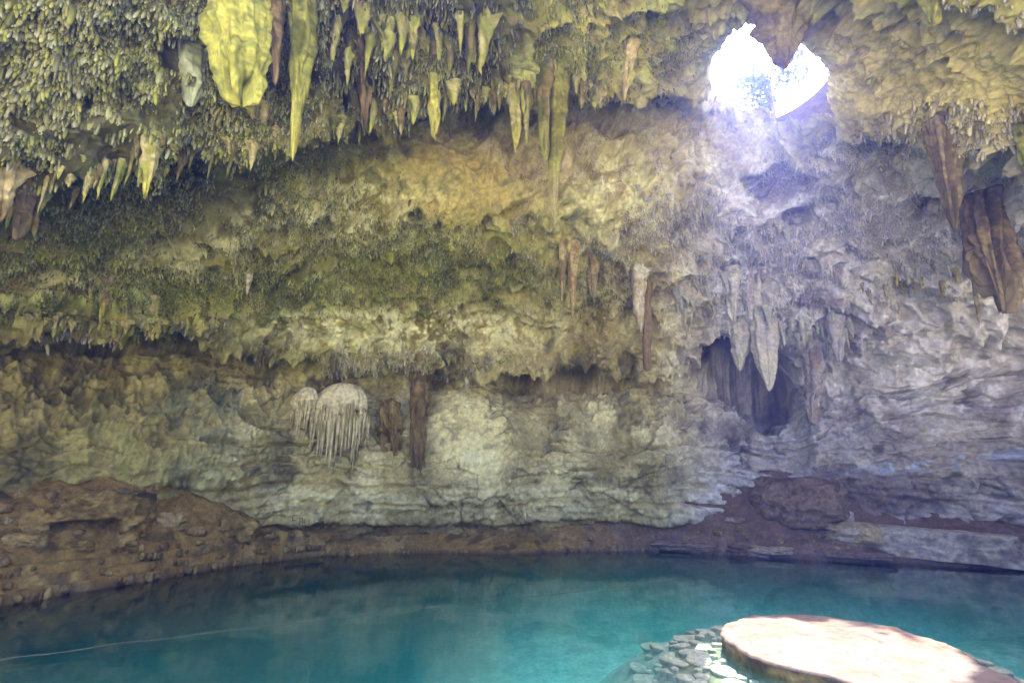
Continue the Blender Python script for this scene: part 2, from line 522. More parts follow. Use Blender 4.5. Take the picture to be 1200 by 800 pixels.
def rock_colour(V, PX, PY):
    n_lo = fbm(V, 0.45, 2, 3)
    n_md = fbm(V, 1.6, 6, 3)
    n_hi = fbm(V, 6.0, 9, 2)
    c = np.tile(np.array([0.36, 0.31, 0.17], F32), (len(V), 1))
    c = mix(c, (0.47, 0.43, 0.27), ss(-.1, .5, n_md))
    c = mix(c, (0.17, 0.135, 0.06), ss(.05, .5, n_lo + .5 * n_hi))
    # moss: strongest high on the left, thinning to the right and low down
    reg = np.clip(blob(PX, PY, 60, 40, 420, 290, .6) + .9 * blob(PX, PY, 330, 300, 330, 90, .5) + .75 * blob(PX, PY, 640, 30, 230, 110, .5)
                  + .55 * blob(PX, PY, 1120, 60, 180, 160, .7) + .35 * blob(PX, PY, 200, 480, 330, 130, .5), 0, 1)
    c = mix(c, (0.27, 0.29, 0.045), reg * (0.45 + .55 * ss(-.35, .3, n_md + .5 * n_hi)) * .95)
    c = mix(c, (0.10, 0.125, 0.015), reg * ss(.15, .5, fbm(V, 1.0, 15, 3)) * .8)
    c = mix(c, (0.46, 0.49, 0.22), reg * ss(.2, .55, fbm(V, 1.2, 17, 3)) * .7)
    # bright pale calcite
    pale = np.clip(blob(PX, PY, 470, 388, 190, 26, .6) + blob(PX, PY, 340, 270, 130, 22, .6) * .8 + blob(PX, PY, 450, 230, 90, 24, .6) * .8 +
                   blob(PX, PY, 60, 140, 90, 40, .7) * .6 + .8 * blob(PX, PY, 720, 230, 60, 50, .8) + .7 * blob(PX, PY, 220, 305, 70, 22, .7) + .6 * blob(PX, PY, 50, 330, 60, 16, .7) + .6 * blob(PX, PY, 300, 240, 60, 20, .7), 0, 1)
    c = mix(c, (0.62, 0.60, 0.42), pale * ss(-.35, .15, n_md + .4 * n_hi))
    # ochre patches
    och = np.clip(blob(PX, PY, 545, 215, 80, 55, .5) + .8 * blob(PX, PY, 1180, 150, 50, 60, .7) + .6 * blob(PX, PY, 20, 480, 60, 70, .7)
                  + .7 * blob(PX, PY, 400, 560, 60, 26, .6), 0, 1)
    c = mix(c, (0.42, 0.33, 0.13), och * .8 * ss(-.4, .3, n_md))
    pk = np.clip(blob(PX, PY, 560, 150, 60, 32, .5) + blob(PX, PY, 640, 190, 45, 25, .6) + blob(PX, PY, 690, 120, 40, 30, .6), 0, 1)
    c = mix(c, (0.42, 0.35, 0.26), pk * ss(-.4, .3, n_md) * .85)
    # the dome by the opening: buff stone, painted paler for light off the platform
    c = mix(c, (0.60, 0.52, 0.27), bare_of(PX, PY) * (.6 + .4 * ss(-.3, .3, n_md)))
    # greyer stone under the opening and on the far side
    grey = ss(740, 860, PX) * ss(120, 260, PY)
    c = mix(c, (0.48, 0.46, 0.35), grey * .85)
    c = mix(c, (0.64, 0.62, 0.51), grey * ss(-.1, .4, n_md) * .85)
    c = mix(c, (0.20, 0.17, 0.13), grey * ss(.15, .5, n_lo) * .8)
    c = mix(c, (0.36, 0.32, 0.20), grey * blob(PX, PY, 1130, 560, 150, 60, .5) * .7)
    lowc = ss(430, 470, PY) * (1 - ss(600, 615, PY)) * ss(180, 330, PX) * (1 - ss(760, 860, PX))
    c = mix(c, (0.50, 0.455, 0.29), lowc * .6)
    c = mix(c, (0.62, 0.58, 0.42), lowc * ss(.05, .45, vns(V, (1.3, 1.3, .25), 14) + .3 * n_hi) * .8)
    c = mix(c, (0.075, 0.065, 0.022), np.clip(blob(PX, PY, 450, 70, 150, 85, .5) + blob(PX, PY, 300, 40, 60, 80, .6) + .3 * blob(PX, PY, 180, 205, 190, 26, .6) + .4 * blob(PX, PY, 430, 160, 90, 25, .6), 0, 1) * ss(-.5, .2, n_lo + .5 * n_md) * .85)  # dark moss curtains, plus shade painted under the upper shelf and in gaps
    # dark biofilm and seep streaks on the walls
    st = ss(-.05, .7, vns(V + warp_small(V), (1.1, 1.1, .14), 11) + .18 * n_hi + .3 * n_md) * (1 - .6 * blob(PX, PY, 680, 510, 90, 60, .5))
    lw = ss(370, 420, PY) * (1 - ss(560, 600, PY))
    c = mix(c, (0.055, 0.05, 0.022), st * lw * (.75 - .45 * ss(700, 900, PX)) * (1 - .75 * blob(PX, PY, 552, 520, 60, 62, .4)))
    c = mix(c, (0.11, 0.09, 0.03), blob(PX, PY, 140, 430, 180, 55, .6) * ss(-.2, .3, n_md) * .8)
    c = mix(c, (0.22, 0.25, 0.2), blob(PX, PY, 235, 500, 45, 60, .6) * ss(-.4, .3, n_md) * .7)
    # calcite flowstone dome and foot shelf
    c = mix(c, (0.74, 0.68, 0.44), blob(PX + 9 * n_md, PY + 6 * n_hi, 552, 510, 46, 52, .35) * (1 - .75 * ss(.2, .45, fbm(V, 2.4, 4, 3))))
    c = mix(c, (0.55, 0.50, 0.34), blob(PX, PY, 552, 570, 62, 22, .5) * .5)
    c = mix(c, (0.60, 0.57, 0.42), np.exp(-((PY - (580 + 6 * np.sin(PX / 60))) / 8.0) ** 2) * ss(250, 400, PX) * (1 - ss(740, 765, PX)) * ss(-.5, .2, n_md))
    c = mix(c, (0.46, 0.50, 0.50), np.exp(-((PY - (545 - (PX - 1080) * .12)) / 7.0) ** 2) * ss(960, 1020, PX) * ss(-.4, .3, n_md))
    # brown damp foot
    c = mix(c, (0.16, 0.115, 0.055), ss(606, 630, PY) * .8)
    c = mix(c, (0.115, 0.08, 0.05), blob(PX, PY, 1000, 585, 90, 30, .6) * .8)
    # tiny light and dark specks of weathering
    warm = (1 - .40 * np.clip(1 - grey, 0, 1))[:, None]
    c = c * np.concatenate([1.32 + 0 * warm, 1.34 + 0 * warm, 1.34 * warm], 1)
    c = c * (1 + .22 * n_hi + .10 * vn(V, 13.0, 18))[:, None]
    return c


def bare_of(PX, PY):
    return np.clip(blob(PX, PY, 1075, 95, 130, 75, .4) * ss(940, 985, PX), 0, 1)


def warp_small(V):
    return np.stack([vn(V, 0.6, 3), vn(V, 0.6, 4), 0 * V[:, 0]], -1).astype(F32) * 0.5


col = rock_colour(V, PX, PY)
# dirt in the joints between blocks; rock under the drips made darker
col = col * (1 - .45 * crm1 * (1 - ss(0, .08, w1)) - .35 * crm2 * (1 - ss(0, .09, w2)))[:, None] * (1 + .12 * c1 * wall + .10 * c2 * wall)[:, None]
col = mix(col, (.10, .09, .085), hollow * .7)  # shade inside the cave recess painted into the colour
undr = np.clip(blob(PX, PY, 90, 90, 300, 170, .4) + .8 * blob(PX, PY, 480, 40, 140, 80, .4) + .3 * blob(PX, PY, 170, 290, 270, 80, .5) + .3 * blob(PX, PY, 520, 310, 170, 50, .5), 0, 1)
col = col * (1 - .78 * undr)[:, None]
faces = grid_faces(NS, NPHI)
split = (NS - 1 - int(np.argmax(S1[::-1] < 3.5)))      # row where the wall ends and the ceiling begins
rowi = faces.min(1) // NPHI
okf = keep[faces].all(1)


def sub_mesh(name, fmask, mat):
    f = faces[fmask]
    used = np.zeros(len(V), bool)
    used[f.ravel()] = True
    idx = np.cumsum(used) - 1
    return mesh_np(name, V[used], idx[f], col[used], True, mat)


o_wall = tag(sub_mesh('cave_wall', okf & (rowi < split), M_ROCK), kind='structure')
o_ceil = tag(sub_mesh('cave_ceiling', okf & (rowi >= split), M_ROCK), kind='structure')
VN = grid_normals(V.reshape(NS, NPHI, 3)).reshape(-1, 3)
if (VN[50 * NPHI + NPHI // 2] * np.array([0, -1, 0])).sum() < 0:
    VN = -VN

bpy.context.view_layer.update()


def hit(px, py):
    """first rock met when sighting at a photo position"""
    D = Vector(ray_dir(px, py)).normalized()
    best = None
    for o in (o_wall, o_ceil):
        ok, loc, nor, _ = o.ray_cast(Vector((0, 0, CAM_H)), D)
        if ok:
            d = (loc - Vector((0, 0, CAM_H))).length
            if best is None or d < best[0]:
                best = (d, loc, nor)
    return best


# ------------------------------------------------------------------ bank and lake bed: one ground sheet
SHORE = [(-250, 770), (-100, 735), (0, 713), (100, 693), (200, 677), (300, 661), (370, 651), (450, 648), (600, 648), (750, 644), (850, 650),
         (950, 655), (1050, 660), (1200, 668), (1350, 677), (1500, 690)]
CREST = [(-250, 585), (-100, 580), (0, 573), (80, 562), (150, 560), (200, 572), (260, 592), (310, 622), (340, 630), (450, 630), (600, 623), (700, 617),
         (760, 608), (820, 585), (880, 560), (930, 562), (1000, 590), (1060, 604), (1150, 614), (1250, 622), (1500, 630)]


def polar(pts):
    pts = np.array(pts)
    return np.arctan2(pts[:, 0], pts[:, 1]), np.hypot(pts[:, 0], pts[:, 1]), pts[:, 2]


s_ph, s_d, _ = polar([on_level(*p) for p in SHORE])
W_PH, W_D = phi, KD['A'] * 0.5 + KD['B'] * 0.5
c_pts = []
for (px, py) in CREST:
    D = ray_dir(px, py)
    c_pts.append(at_dist(px, py, np.interp(math.atan2(D[0], D[1]), W_PH, W_D) - .2))
c_ph, _, c_z = polar(c_pts)


def smooth_interp(x, xp, fp, sig=R(1.0)):
    acc = 0
    for k, wgt in ((-1.5, .12), (-.75, .22), (0, .32), (.75, .22), (1.5, .12)):
        acc = acc + wgt * np.interp(x + k * sig, xp, fp)
    return acc


def shore_d(ph):
    return smooth_interp(ph, s_ph, s_d)


def crest_z(ph):
    return smooth_interp(ph, c_ph, c_z)


def wall_d(ph):
    return np.interp(ph, W_PH, W_D)


STEPS = (0.015, 0.13, 0.25, 0.36)


def bank_height(x, y, noise=True):
    """height of the ground sheet at plan positions"""
    ph = np.arctan2(x, y)
    d = np.hypot(x, y)
    S, W, H = shore_d(ph), wall_d(ph), crest_z(ph)
    p3 = np.stack([x, y, 0 * x], -1).astype(F32)
    S = S + 0.35 * fbm(p3, 0.5, 3, 2) + .12 * vn(p3, 2.2, 5)
    t = (d - S) / np.maximum(W - S, .5)
    tc = np.clip(t, 0, 1.3)
    left = 1 - ss(R(-24), R(-17), ph)
    smoothb = 0.12 * ss(0, .03, t) + np.maximum(H - .12, .1) * tc ** 1.15
    rid = 0 * t
    for k, s0 in enumerate(STEPS):
        rid = rid + 0.27 * ss(s0, s0 + .022, t)
    rid = rid + np.maximum(H - 1.08, .2) * ss(.36, 1.02, t) ** .85
    up = smoothb * (1 - left) + rid * left
    if noise:
        up = up + (0.16 * fbm(p3, 1.1, 8, 3) + .06 * vn(p3, 4.5, 9)) * ss(.0, .12, t) * (1 - .6 * left * (1 - ss(.3, .5, t)))
        up = up + .14 * left * ss(.42, .6, t) * (1 - np.abs(vn(p3, 1.6, 12)) * 2)
    dep = -np.minimum(0.22 + (S - d) * 0.5, 1.7 + .4 * vn(p3, .25, 4)) - (.12 * fbm(p3, .9, 6, 2) if noise else 0)
    rp = np.hypot(x - PLAT_C[0], y - PLAT_C[1])
    # walkway ridge towards the entrance
    wx = np.clip(np.abs(x - (6.87 + (y - 8.6) * .04)) - 1.06, 0, 99)
    wx = np.where(y < PLAT_C[1], wx, 99)
    rr = np.minimum(rp - 2.0, wx)
    apron = -0.21 - .03 * vn(p3, 3, 2) - .07 * np.maximum(rr, 0) - np.maximum(0, rr - 1.15 - .35 * vn(p3, .8, 7)) * .65
    dep = np.maximum(dep, np.maximum(apron, -4.0))
    return np.where(t > 0, up, dep), t


gphi = np.linspace(R(-74), R(74), 760)
gt = np.concatenate([np.linspace(2.0, 14, 150, endpoint=False), np.linspace(14, 35, 420)])
GP, GD = np.meshgrid(gphi, gt)
gx, gy = (GD * np.sin(GP)).ravel(), (GD * np.cos(GP)).ravel()
gz, gtt = bank_height(gx, gy)
gkeep = gtt < 1.35
gz = np.where(gtt > 1.12, np.minimum(gz, crest_z(np.arctan2(gx, gy))), gz)
GV = np.stack([gx, gy, gz], -1).astype(F32)
gpx, gpy = to_photo(GV)
gn, gh = fbm(GV, 0.8, 3, 3), fbm(GV, 4.0, 6, 3)
gc = np.tile(np.array([0.31, 0.21, 0.045], F32), (len(GV), 1))
gc = mix(gc, (0.40, 0.31, 0.09), ss(0, .5, gn + .4 * gh) * .8)
gc = mix(gc, (0.07, 0.055, 0.02), ss(.1, .5, fbm(GV, 1.7, 9, 3)) * .7)
gr = ss(620, 800, gpx)
gc = mix(gc, (0.19, 0.125, 0.07), gr * .9)
gc = mix(gc, (0.25, 0.18, 0.12), gr * ss(.1, .5, gn + .4 * gh) * .7)
gc = mix(gc, (0.06, 0.045, 0.03), (1 - ss(.01, .06, np.abs(gtt))) * .6)
uw = gtt < -0.005
sand = np.tile(np.array([0.78, 0.78, 0.68], F32), (len(GV), 1))
sand = mix(sand, (0.30, 0.31, 0.24), ss(-.1, .5, fbm(GV, .5, 12, 3)) * .8)
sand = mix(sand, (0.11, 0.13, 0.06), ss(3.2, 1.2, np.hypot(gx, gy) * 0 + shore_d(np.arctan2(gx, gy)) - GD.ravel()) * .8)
# darker bed on the near left, painted in for the weaker light there
dim_bed = ss(0.5, -4.5, gx - (gy - 11) * .25)
sand = mix(sand, (0.045, 0.07, 0.018), dim_bed * .92)
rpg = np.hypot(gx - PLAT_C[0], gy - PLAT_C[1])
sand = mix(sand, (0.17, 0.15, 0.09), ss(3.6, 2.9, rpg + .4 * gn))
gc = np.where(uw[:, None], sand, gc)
gc = gc * (1 + .35 * gh)[:, None]
gf = grid_faces(len(gt), len(gphi))
gf = gf[gkeep[gf].all(1)]
o_ground = tag(mesh_np('ground', GV, gf, gc, True, M_BED), kind='structure')

# unseen landing behind the camera: pale ground added to bounce sunlight into the cave
M_OUT = rock_mat('bounce_ground', (0.40, 0.36, 0.27), 0.5, 3.0)
nx, ny = 90, 90
ux = np.linspace(-1, 1, nx)
uy = np.linspace(0, 1, ny)
X, Y = np.meshgrid(np.sign(ux) * (np.abs(ux) ** 1.5) * 70, 1.3 - (uy ** 1.8) * 78)
Zg = 1.55 + 0.04 * np.maximum(0, -Y) + .4 * fbm(np.stack([X.ravel(), Y.ravel(), 0 * X.ravel()], -1).astype(F32), .15, 3, 3).reshape(X.shape) * ss(0, 6, -Y)
Zg[0] = -6.0
o_out = tag(mesh_np('bounce_ground', np.stack([X, Y, Zg], -1).reshape(-1, 3), grid_faces(ny, nx), None, True, M_OUT), kind='structure')

# ------------------------------------------------------------------ water
def water_mat():
    m, nt, b = new_mat('lake_water')
    N, L = nt.nodes, nt.links
    N.remove(b)
    out = N['Material Output']
    tr = N.new('ShaderNodeBsdfTransparent')
    tr.inputs['Color'].default_value = (0.94, 0.98, 0.97, 1)
    gl = N.new('ShaderNodeBsdfGlossy')
    gl.inputs['Color'].default_value = (0.9, 0.95, 0.95, 1)
    gl.inputs['Roughness'].default_value = 0.035
    fr = N.new('ShaderNodeFresnel')
    fr.inputs['IOR'].default_value = 1.33
    geo = N.new('ShaderNodeNewGeometry')
    mp = N.new('ShaderNodeMapping')
    mp.inputs['Scale'].default_value = (1.0, 1.6, 1.0)
    L.new(geo.outputs['Position'], mp.inputs['Vector'])
    nz = N.new('ShaderNodeTexNoise')
    nz.inputs['Scale'].default_value = 1.6
    nz.inputs['Detail'].default_value = 3
    L.new(mp.outputs['Vector'], nz.inputs['Vector'])
    bp = N.new('ShaderNodeBump')
    bp.inputs['Strength'].default_value = 0.07
    bp.inputs['Distance'].default_value = 0.05
    L.new(nz.outputs['Fac'], bp.inputs['Height'])
    L.new(bp.outputs['Normal'], gl.inputs['Normal'])
    mx = N.new('ShaderNodeMixShader')
    L.new(fr.outputs['Fac'], mx.inputs['Fac'])
    L.new(tr.outputs['BSDF'], mx.inputs[1])
    L.new(gl.outputs['BSDF'], mx.inputs[2])
    L.new(mx.outputs['Shader'], out.inputs['Surface'])
    va = N.new('ShaderNodeVolumeAbsorption')
    va.inputs['Color'].default_value = (0.0, 0.98, 0.975, 1)
    va.inputs['Density'].default_value = 0.24
    vsn = N.new('ShaderNodeVolumeScatter')
    vsn.inputs['Color'].default_value = (0.05, 0.96, 0.99, 1)
    vsn.inputs['Density'].default_value = 0.085
    ad = N.new('ShaderNodeAddShader')
    L.new(va.outputs[0], ad.inputs[0])
    L.new(vsn.outputs[0], ad.inputs[1])
    L.new(ad.outputs[0], out.inputs['Volume'])
    return m


M_WATER = water_mat()
wb = bmesh.new()
ring = [(36 * math.sin(a), 36 * math.cos(a)) for a in np.linspace(R(-80), R(80), 60)]
ring = [(-34, 0.8)] + ring + [(34, 0.8)]
top = [wb.verts.new((x, y, 0)) for x, y in ring]
bot = [wb.verts.new((x, y, -5.5)) for x, y in ring]
wb.faces.new(top)
wb.faces.new(list(reversed(bot)))
for i in range(len(ring)):
    j = (i + 1) % len(ring)
    wb.faces.new((top[j], top[i], bot[i], bot[j]))
bmesh.ops.recalc_face_normals(wb, faces=wb.faces)
me = bpy.data.meshes.new('water')
wb.to_mesh(me)
wb.free()
me.materials.append(M_WATER)
o_water = bpy.data.objects.new('water', me)
COL.objects.link(o_water)
tag(o_water, kind='structure')

#@@THINGS
# ------------------------------------------------------------------ dripstone
TH_CACHE = {}


def drip_geo(L, R0, seed=0, seg=20, rings=28, taper=0.75, lobes=0.28, lobef=1.6, jag=0.0, bulge=0.0, root=0.35, flare=0.25, ell=1.0, rough=0.10, lump=0.0):
    """a hanging stone, root at the origin, one closed surface; returns V, faces, t, rib"""
    th = np.linspace(0, 2 * np.pi, seg, endpoint=False)
    t = np.linspace(-root, 1.0, rings)
    T, A = np.meshgrid(t, th, indexing='ij')
    tc = np.clip(T, 0, 1)
    circ = np.stack([np.cos(A).ravel() * lobef, np.sin(A).ravel() * lobef, (tc * 1.3).ravel() + seed * 3.7], -1).astype(F32)
    lob = vn(circ, 1.0, seed % 20).reshape(A.shape)
    fine = vn(circ * np.array([2.4, 2.4, 1.2], F32), 1.0, (seed + 5) % 20).reshape(A.shape)
    knob = vn(np.stack([np.cos(A).ravel() * 2, np.sin(A).ravel() * 2, (T * 9).ravel() + seed], -1).astype(F32), 1.0, (seed + 3) % 20).reshape(A.shape)
    prof = np.maximum(1 - tc, 0) ** taper
    prof = prof * (1 + bulge * np.sin(np.pi * np.clip(tc, 0, 1) ** .8)) + flare * np.exp(-tc / .12) 
    prof = prof * np.sqrt(np.clip(1 - np.clip(-T / max(root, 1e-3), 0, 1) ** 2, .0004, 1))
    r = R0 * prof * (1 + lobes * lob + lobes * .6 * fine) * (1 + rough * knob)
    Lth = L * (1 - jag * ss(.25, 1.0, T) * np.clip(.5 + .9 * vn(np.stack([np.cos(A).ravel() * 2.3 + seed, np.sin(A).ravel() * 2.3, 0 * A.ravel()], -1).astype(F32), 1.0, 7).reshape(A.shape), 0, 1))
    z = -np.where(T > 0, T * Lth, T * L)
    bend = .12 * R0 * np.sin(T * 4 + seed)
    V = np.stack([r * np.cos(A) + bend, r * np.sin(A) * ell, z], -1)
    if lump:
        Vf = V.reshape(-1, 3).astype(F32)
        k_ = (1 + lump * 1.1 * vn(Vf + seed, 1.2, 4) + lump * .8 * (.6 - np.abs(vn(Vf * np.array([1, 1, .55], F32) + seed, 3.2, 7)) * 1.6) + lump * .5 * vn(Vf, 7.0, 9)).reshape(A.shape)
        V[..., :2] *= k_[..., None]
        V[..., 2] += -.25 * lump * R0 * (k_ - 1)
    cap = np.array([[bend[-1].mean(), 0, z[-1].mean()]])
    Vall = np.concatenate([V.reshape(-1, 3), cap])
    f = grid_faces(rings, seg, True)
    a = np.arange(seg) + (rings - 1) * seg
    ft = np.stack([a, np.full(seg, rings * seg), np.roll(a, -1), np.roll(a, -1)], -1)
    tt = np.concatenate([tc.ravel(), [1.0]])
    rib = np.concatenate([(lob + fine * .7).ravel(), [0]])
    return Vall.astype(F32), (f, ft), tt, rib


def tri_of(fq, ft):
    return np.concatenate([fq[:, [0, 1, 2]], fq[:, [0, 2, 3]], ft[:, [0, 1, 2]]])


def drip_obj(name, geo, ca, cb, ctip=None, mat=None, parent=None, seed=0):
    """ca main colour, cb second colour in blotches along ribs, ctip colour of the tip"""
    V, (fq, ft), t, rib = geo
    n = fbm(V * 1.0 + seed * 3.1, 2.2, seed % 9, 3) + .5 * vn(V + seed, 8.0, 5)
    c = np.tile(np.asarray(ca, F32), (len(V), 1))
    c = mix(c, cb, ss(-.2, .45, n + .35 * rib))
    if ctip is not None:
        c = mix(c, ctip, ss(.55, .95, t) * .8)
    c = c * np.array([1, 1, .8], F32)
    c = c * (1 + .35 * vn(V + seed, 12.0, 11))[:, None]
    return mesh_np(name, V, tri_of(fq, ft), c, True, mat or M_DRIP, parent)


def depth_scale(p):
    """metres per photo pixel at a world point"""
    return (p[1] * CP + (p[2] - CAM_H) * SP) / FPX


MOSS, MOSSY, DMOSS = (0.25, 0.26, 0.05), (0.46, 0.44, 0.085), (0.09, 0.10, 0.012)
BUFF, BROWN, DBROWN = (0.42, 0.36, 0.17), (0.21, 0.155, 0.06), (0.075, 0.06, 0.025)
PALE, GREY, CREAM = (0.58, 0.56, 0.42), (0.40, 0.38, 0.33), (0.62, 0.57, 0.36)
LILAC = (0.46, 0.43, 0.40)

HEROES = [
    # top px, py, bottom px, py, width px, colours, shape options, label
    (283, -14, 290, 134, 58, (0.42, 0.42, 0.085), (0.26, 0.28, 0.055), None, dict(taper=.17, bulge=.06, lobes=.26, lobef=2.0, seg=120, rings=150, jag=.28, flare=0.0, rough=.10, lump=.14),
     'huge bulbous stalactite coated in bright yellow green moss'),
    (227, 48, 226, 129, 28, (0.36, 0.40, 0.24), (0.2, 0.23, 0.1), None, dict(taper=.35, bulge=.35, seg=40, rings=50, jag=.15), 'grey green bulging stalactite beside the huge yellow mossy one'),
    (300, 118, 298, 196, 24, MOSS, BUFF, MOSSY, dict(taper=.5, lobes=.45, seg=40, rings=50, jag=.5), 'ragged two tipped stalactite under the huge yellow mossy bulb'),
    (354, -10, 346, 196, 26, MOSS, DMOSS, MOSSY, dict(taper=.6, lobes=.5, seg=40, rings=70, jag=.35, rough=.25), 'long knobbly mossy stalactite hanging next to the yellow bulb'),
    (322, -10, 326, 108, 20, DBROWN, BROWN, None, dict(taper=.5, lobes=.5, seg=36, rings=50, jag=.3), 'dark brown stalactite in the gap beside the yellow bulb'),
    (430, 60, 427, 158, 18, DBROWN, BROWN, None, dict(taper=.5, lobes=.5, seg=36, rings=50, jag=.5), 'dark stained stalactite curtain ending in a thin point'),
    (637, 84, 637, 186, 19, DMOSS, BROWN, MOSS, dict(taper=.35, lobes=.35, seg=36, rings=60, jag=.3), 'dark olive stalactite, shorter of the pair hanging together'),
    (652, 88, 648, 270, 18, (0.15, 0.14, 0.02), MOSS, BUFF, dict(taper=.45, lobes=.4, seg=36, rings=80, jag=.15), 'very long slim olive stalactite, longest of the pair'),
    (604, 104, 605, 183, 14, MOSS, BUFF, MOSSY, dict(taper=.4, lobes=.4, seg=30, rings=40, jag=.3), 'short yellow green stalactite next to the long dark pair'),
    (617, 108, 617, 170, 9, BUFF, MOSS, None, dict(taper=.5, seg=24, rings=36), 'thin buff stalactite between the mossy one and the dark pair'),
    (508, 96, 510, 172, 15, MOSSY, MOSS, None, dict(taper=.3, lobes=.4, seg=30, rings=40, jag=.4), 'stubby yellow stalactite below the moss curtains'),
    (738, 58, 730, 122, 26, (0.55, 0.46, 0.22), BUFF, None, dict(taper=.45, lobes=.35, seg=36, rings=40, jag=.3, ell=.6), 'pale cream rock flake hanging near the sky hole'),
    (181, 160, 172, 238, 15, MOSS, BUFF, MOSSY, dict(taper=.45, lobes=.4, seg=30, rings=40, jag=.3), 'yellowish stalactite below the crusted shelf, with a slanting tip'),
    (8, 196, 4, 274, 24, BROWN, BUFF, None, dict(taper=.3, lobes=.5, seg=36, rings=40, jag=.4), 'thick brown drapery at the edge of the photo'),
    (30, 208, 27, 288, 24, BROWN, DBROWN, None, dict(taper=.3, lobes=.5, seg=36, rings=40, jag=.4), 'thick dark brown drapery, second from the photo edge'),
    (126, 322, 119, 380, 16, BUFF, BROWN, MOSSY, dict(taper=.6, lobes=.4, seg=30, rings=40, jag=.3), 'largest tan stalactite on the face of the lower mossy ledge'),
    (108, 322, 108, 352, 10, BUFF, MOSS, None, dict(taper=.6, lobes=.4, seg=24, rings=30), 'small tan stalactite beside the largest one on the lower ledge'),
    (182, 350, 177, 398, 11, BUFF, MOSS, MOSSY, dict(taper=.6, lobes=.4, seg=24, rings=30), 'tan stalactite hanging before the dark hollow under the ledge'),
    (292, 318, 290, 345, 8, CREAM, BUFF, None, dict(taper=.6, seg=24, rings=30), 'lone pale stalactite at the end of the lower ledge'),
    (660, 286, 658, 358, 10, BROWN, BUFF, None, dict(taper=.5, seg=24, rings=40), 'thin brown stalactite, shorter of two in mid ceiling'),
    (672, 288, 671, 372, 12, (0.30, 0.2, 0.07), BUFF, BUFF, dict(taper=.5, seg=28, rings=40), 'reddish brown stalactite, longer of two in mid ceiling'),
    (696, 300, 694, 354, 16, BUFF, BROWN, None, dict(taper=.45, seg=28, rings=40, jag=.4), 'stubby brown stalactite beside a dark cavity'),
    (749, 316, 750, 390, 15, PALE, BUFF, None, dict(taper=.4, lobes=.4, seg=30, rings=40, jag=.3), 'pale stalactite above the buttress of the back wall'),
    (757, 335, 758, 436, 11, BROWN, (0.24, 0.17, 0.10), None, dict(taper=.12, lobes=.3, seg=26, rings=40, flare=.3), 'slim brown column reaching the buttress of the back wall'),
    (858, 318, 858, 378, 17, LILAC, PALE, PALE, dict(taper=.5, lobes=.5, seg=30, rings=40, jag=.2), 'pale grey stalactite above the cave recess, blunt and short'),
    (866, 372, 866, 436, 17, PALE, LILAC, PALE, dict(taper=.5, bulge=.5, lobes=.4, seg=36, rings=40), 'spear shaped white stalactite before the cave recess, shorter one'),
    (892, 330, 899, 460, 21, LILAC, PALE, PALE, dict(taper=.45, bulge=.3, lobes=.45, seg=40, rings=60, rough=.2), 'longest spear shaped stalactite before the dark cave recess'),
    (878, 328, 878, 378, 10, LILAC, GREY, None, dict(taper=.4, seg=26, rings=36), 'thin grey stalactite between the two spears by the recess'),
    (806, 326, 807, 364, 18, PALE, GREY, None, dict(taper=.5, lobes=.5, seg=30, rings=36, jag=.5), 'whitish stub fringe stalactite near the hazy ceiling edge'),
    (950, 412, 953, 498, 20, (0.36, 0.29, 0.22), LILAC, None, dict(flare=0, root=.1, taper=.15, lobes=.5, seg=40, rings=50, jag=.4), 'pinkish grey drapery on the wall beside the cave recess'),
    (978, 372, 982, 425, 16, GREY, LILAC, None, dict(flare=0, root=.1, taper=.2, lobes=.5, seg=36, rings=40, jag=.5), 'pinkish grey drapery higher up the wall beside the recess'),
    (1099, 148, 1112, 278, 27, (0.15, 0.115, 0.06), (0.27, 0.22, 0.11), DBROWN, dict(taper=.5, lobes=.42, lobef=2.4, seg=90, rings=110, jag=.35, rough=.14, lump=.07, flare=.05, root=.08), 'trunk like brown stalactite tapering to a point below the buff dome'),
    (1150, 232, 1163, 372, 36, (0.12, 0.095, 0.055), (0.24, 0.19, 0.10), (0.28, 0.23, 0.12), dict(taper=.10, lobes=.45, lobef=3.0, seg=110, rings=110, jag=.5, rough=.12, lump=.07, flare=0, root=.05),
     'broad ribbed brown drapery hanging lowest of the brown formations'),
    (1134, 258, 1137, 386, 6, BUFF, BROWN, None, dict(taper=.4, seg=20, rings=40), 'pencil thin stalactite beside the broad ribbed drapery'),
    (1194, 150, 1196, 200, 20, MOSS, DMOSS, None, dict(taper=.3, lobes=.5, seg=36, rings=40, jag=.4), 'mossy lump hanging at the edge of the buff dome'),
    (1088, -6, 1090, 34, 22, MOSS, MOSSY, None, dict(taper=.4, lobes=.5, seg=36, rings=40, jag=.4), 'mossy tuft stalactite on the buff dome near the top'),
    (917, 8, 917, 85, 42, (0.30, 0.26, 0.07), (0.18, 0.15, 0.05), (0.16, 0.11, 0.06), dict(taper=.6, bulge=.25, lobes=.35, seg=64, rings=60, flare=.6, root=.2), 'stone tongue hanging into the bright sky hole'),
    (491, 396, 491, 558, 21, (0.30, 0.23, 0.09), (0.17, 0.125, 0.045), None, dict(taper=.2, lobes=.5, lobef=1.2, seg=48, rings=80, flare=.2, root=.03, jag=.3, lump=.2), 'straight brown pillar standing between the two pale flowstones'),
    (547, 424, 547, 458, 8, PALE, CREAM, None, dict(taper=.7, seg=24, rings=30), 'small white stalactite above the cream flowstone dome'),
    (458, 474, 458, 548, 44, (0.34, 0.26, 0.09), (0.2, .145, .05), None, dict(taper=.05, lobes=.2, lobef=5.0, seg=140, rings=60, jag=.75, flare=.0, root=.06, ell=.45, lump=0), 'fluted brown drapery beside the white flowstone'),
]
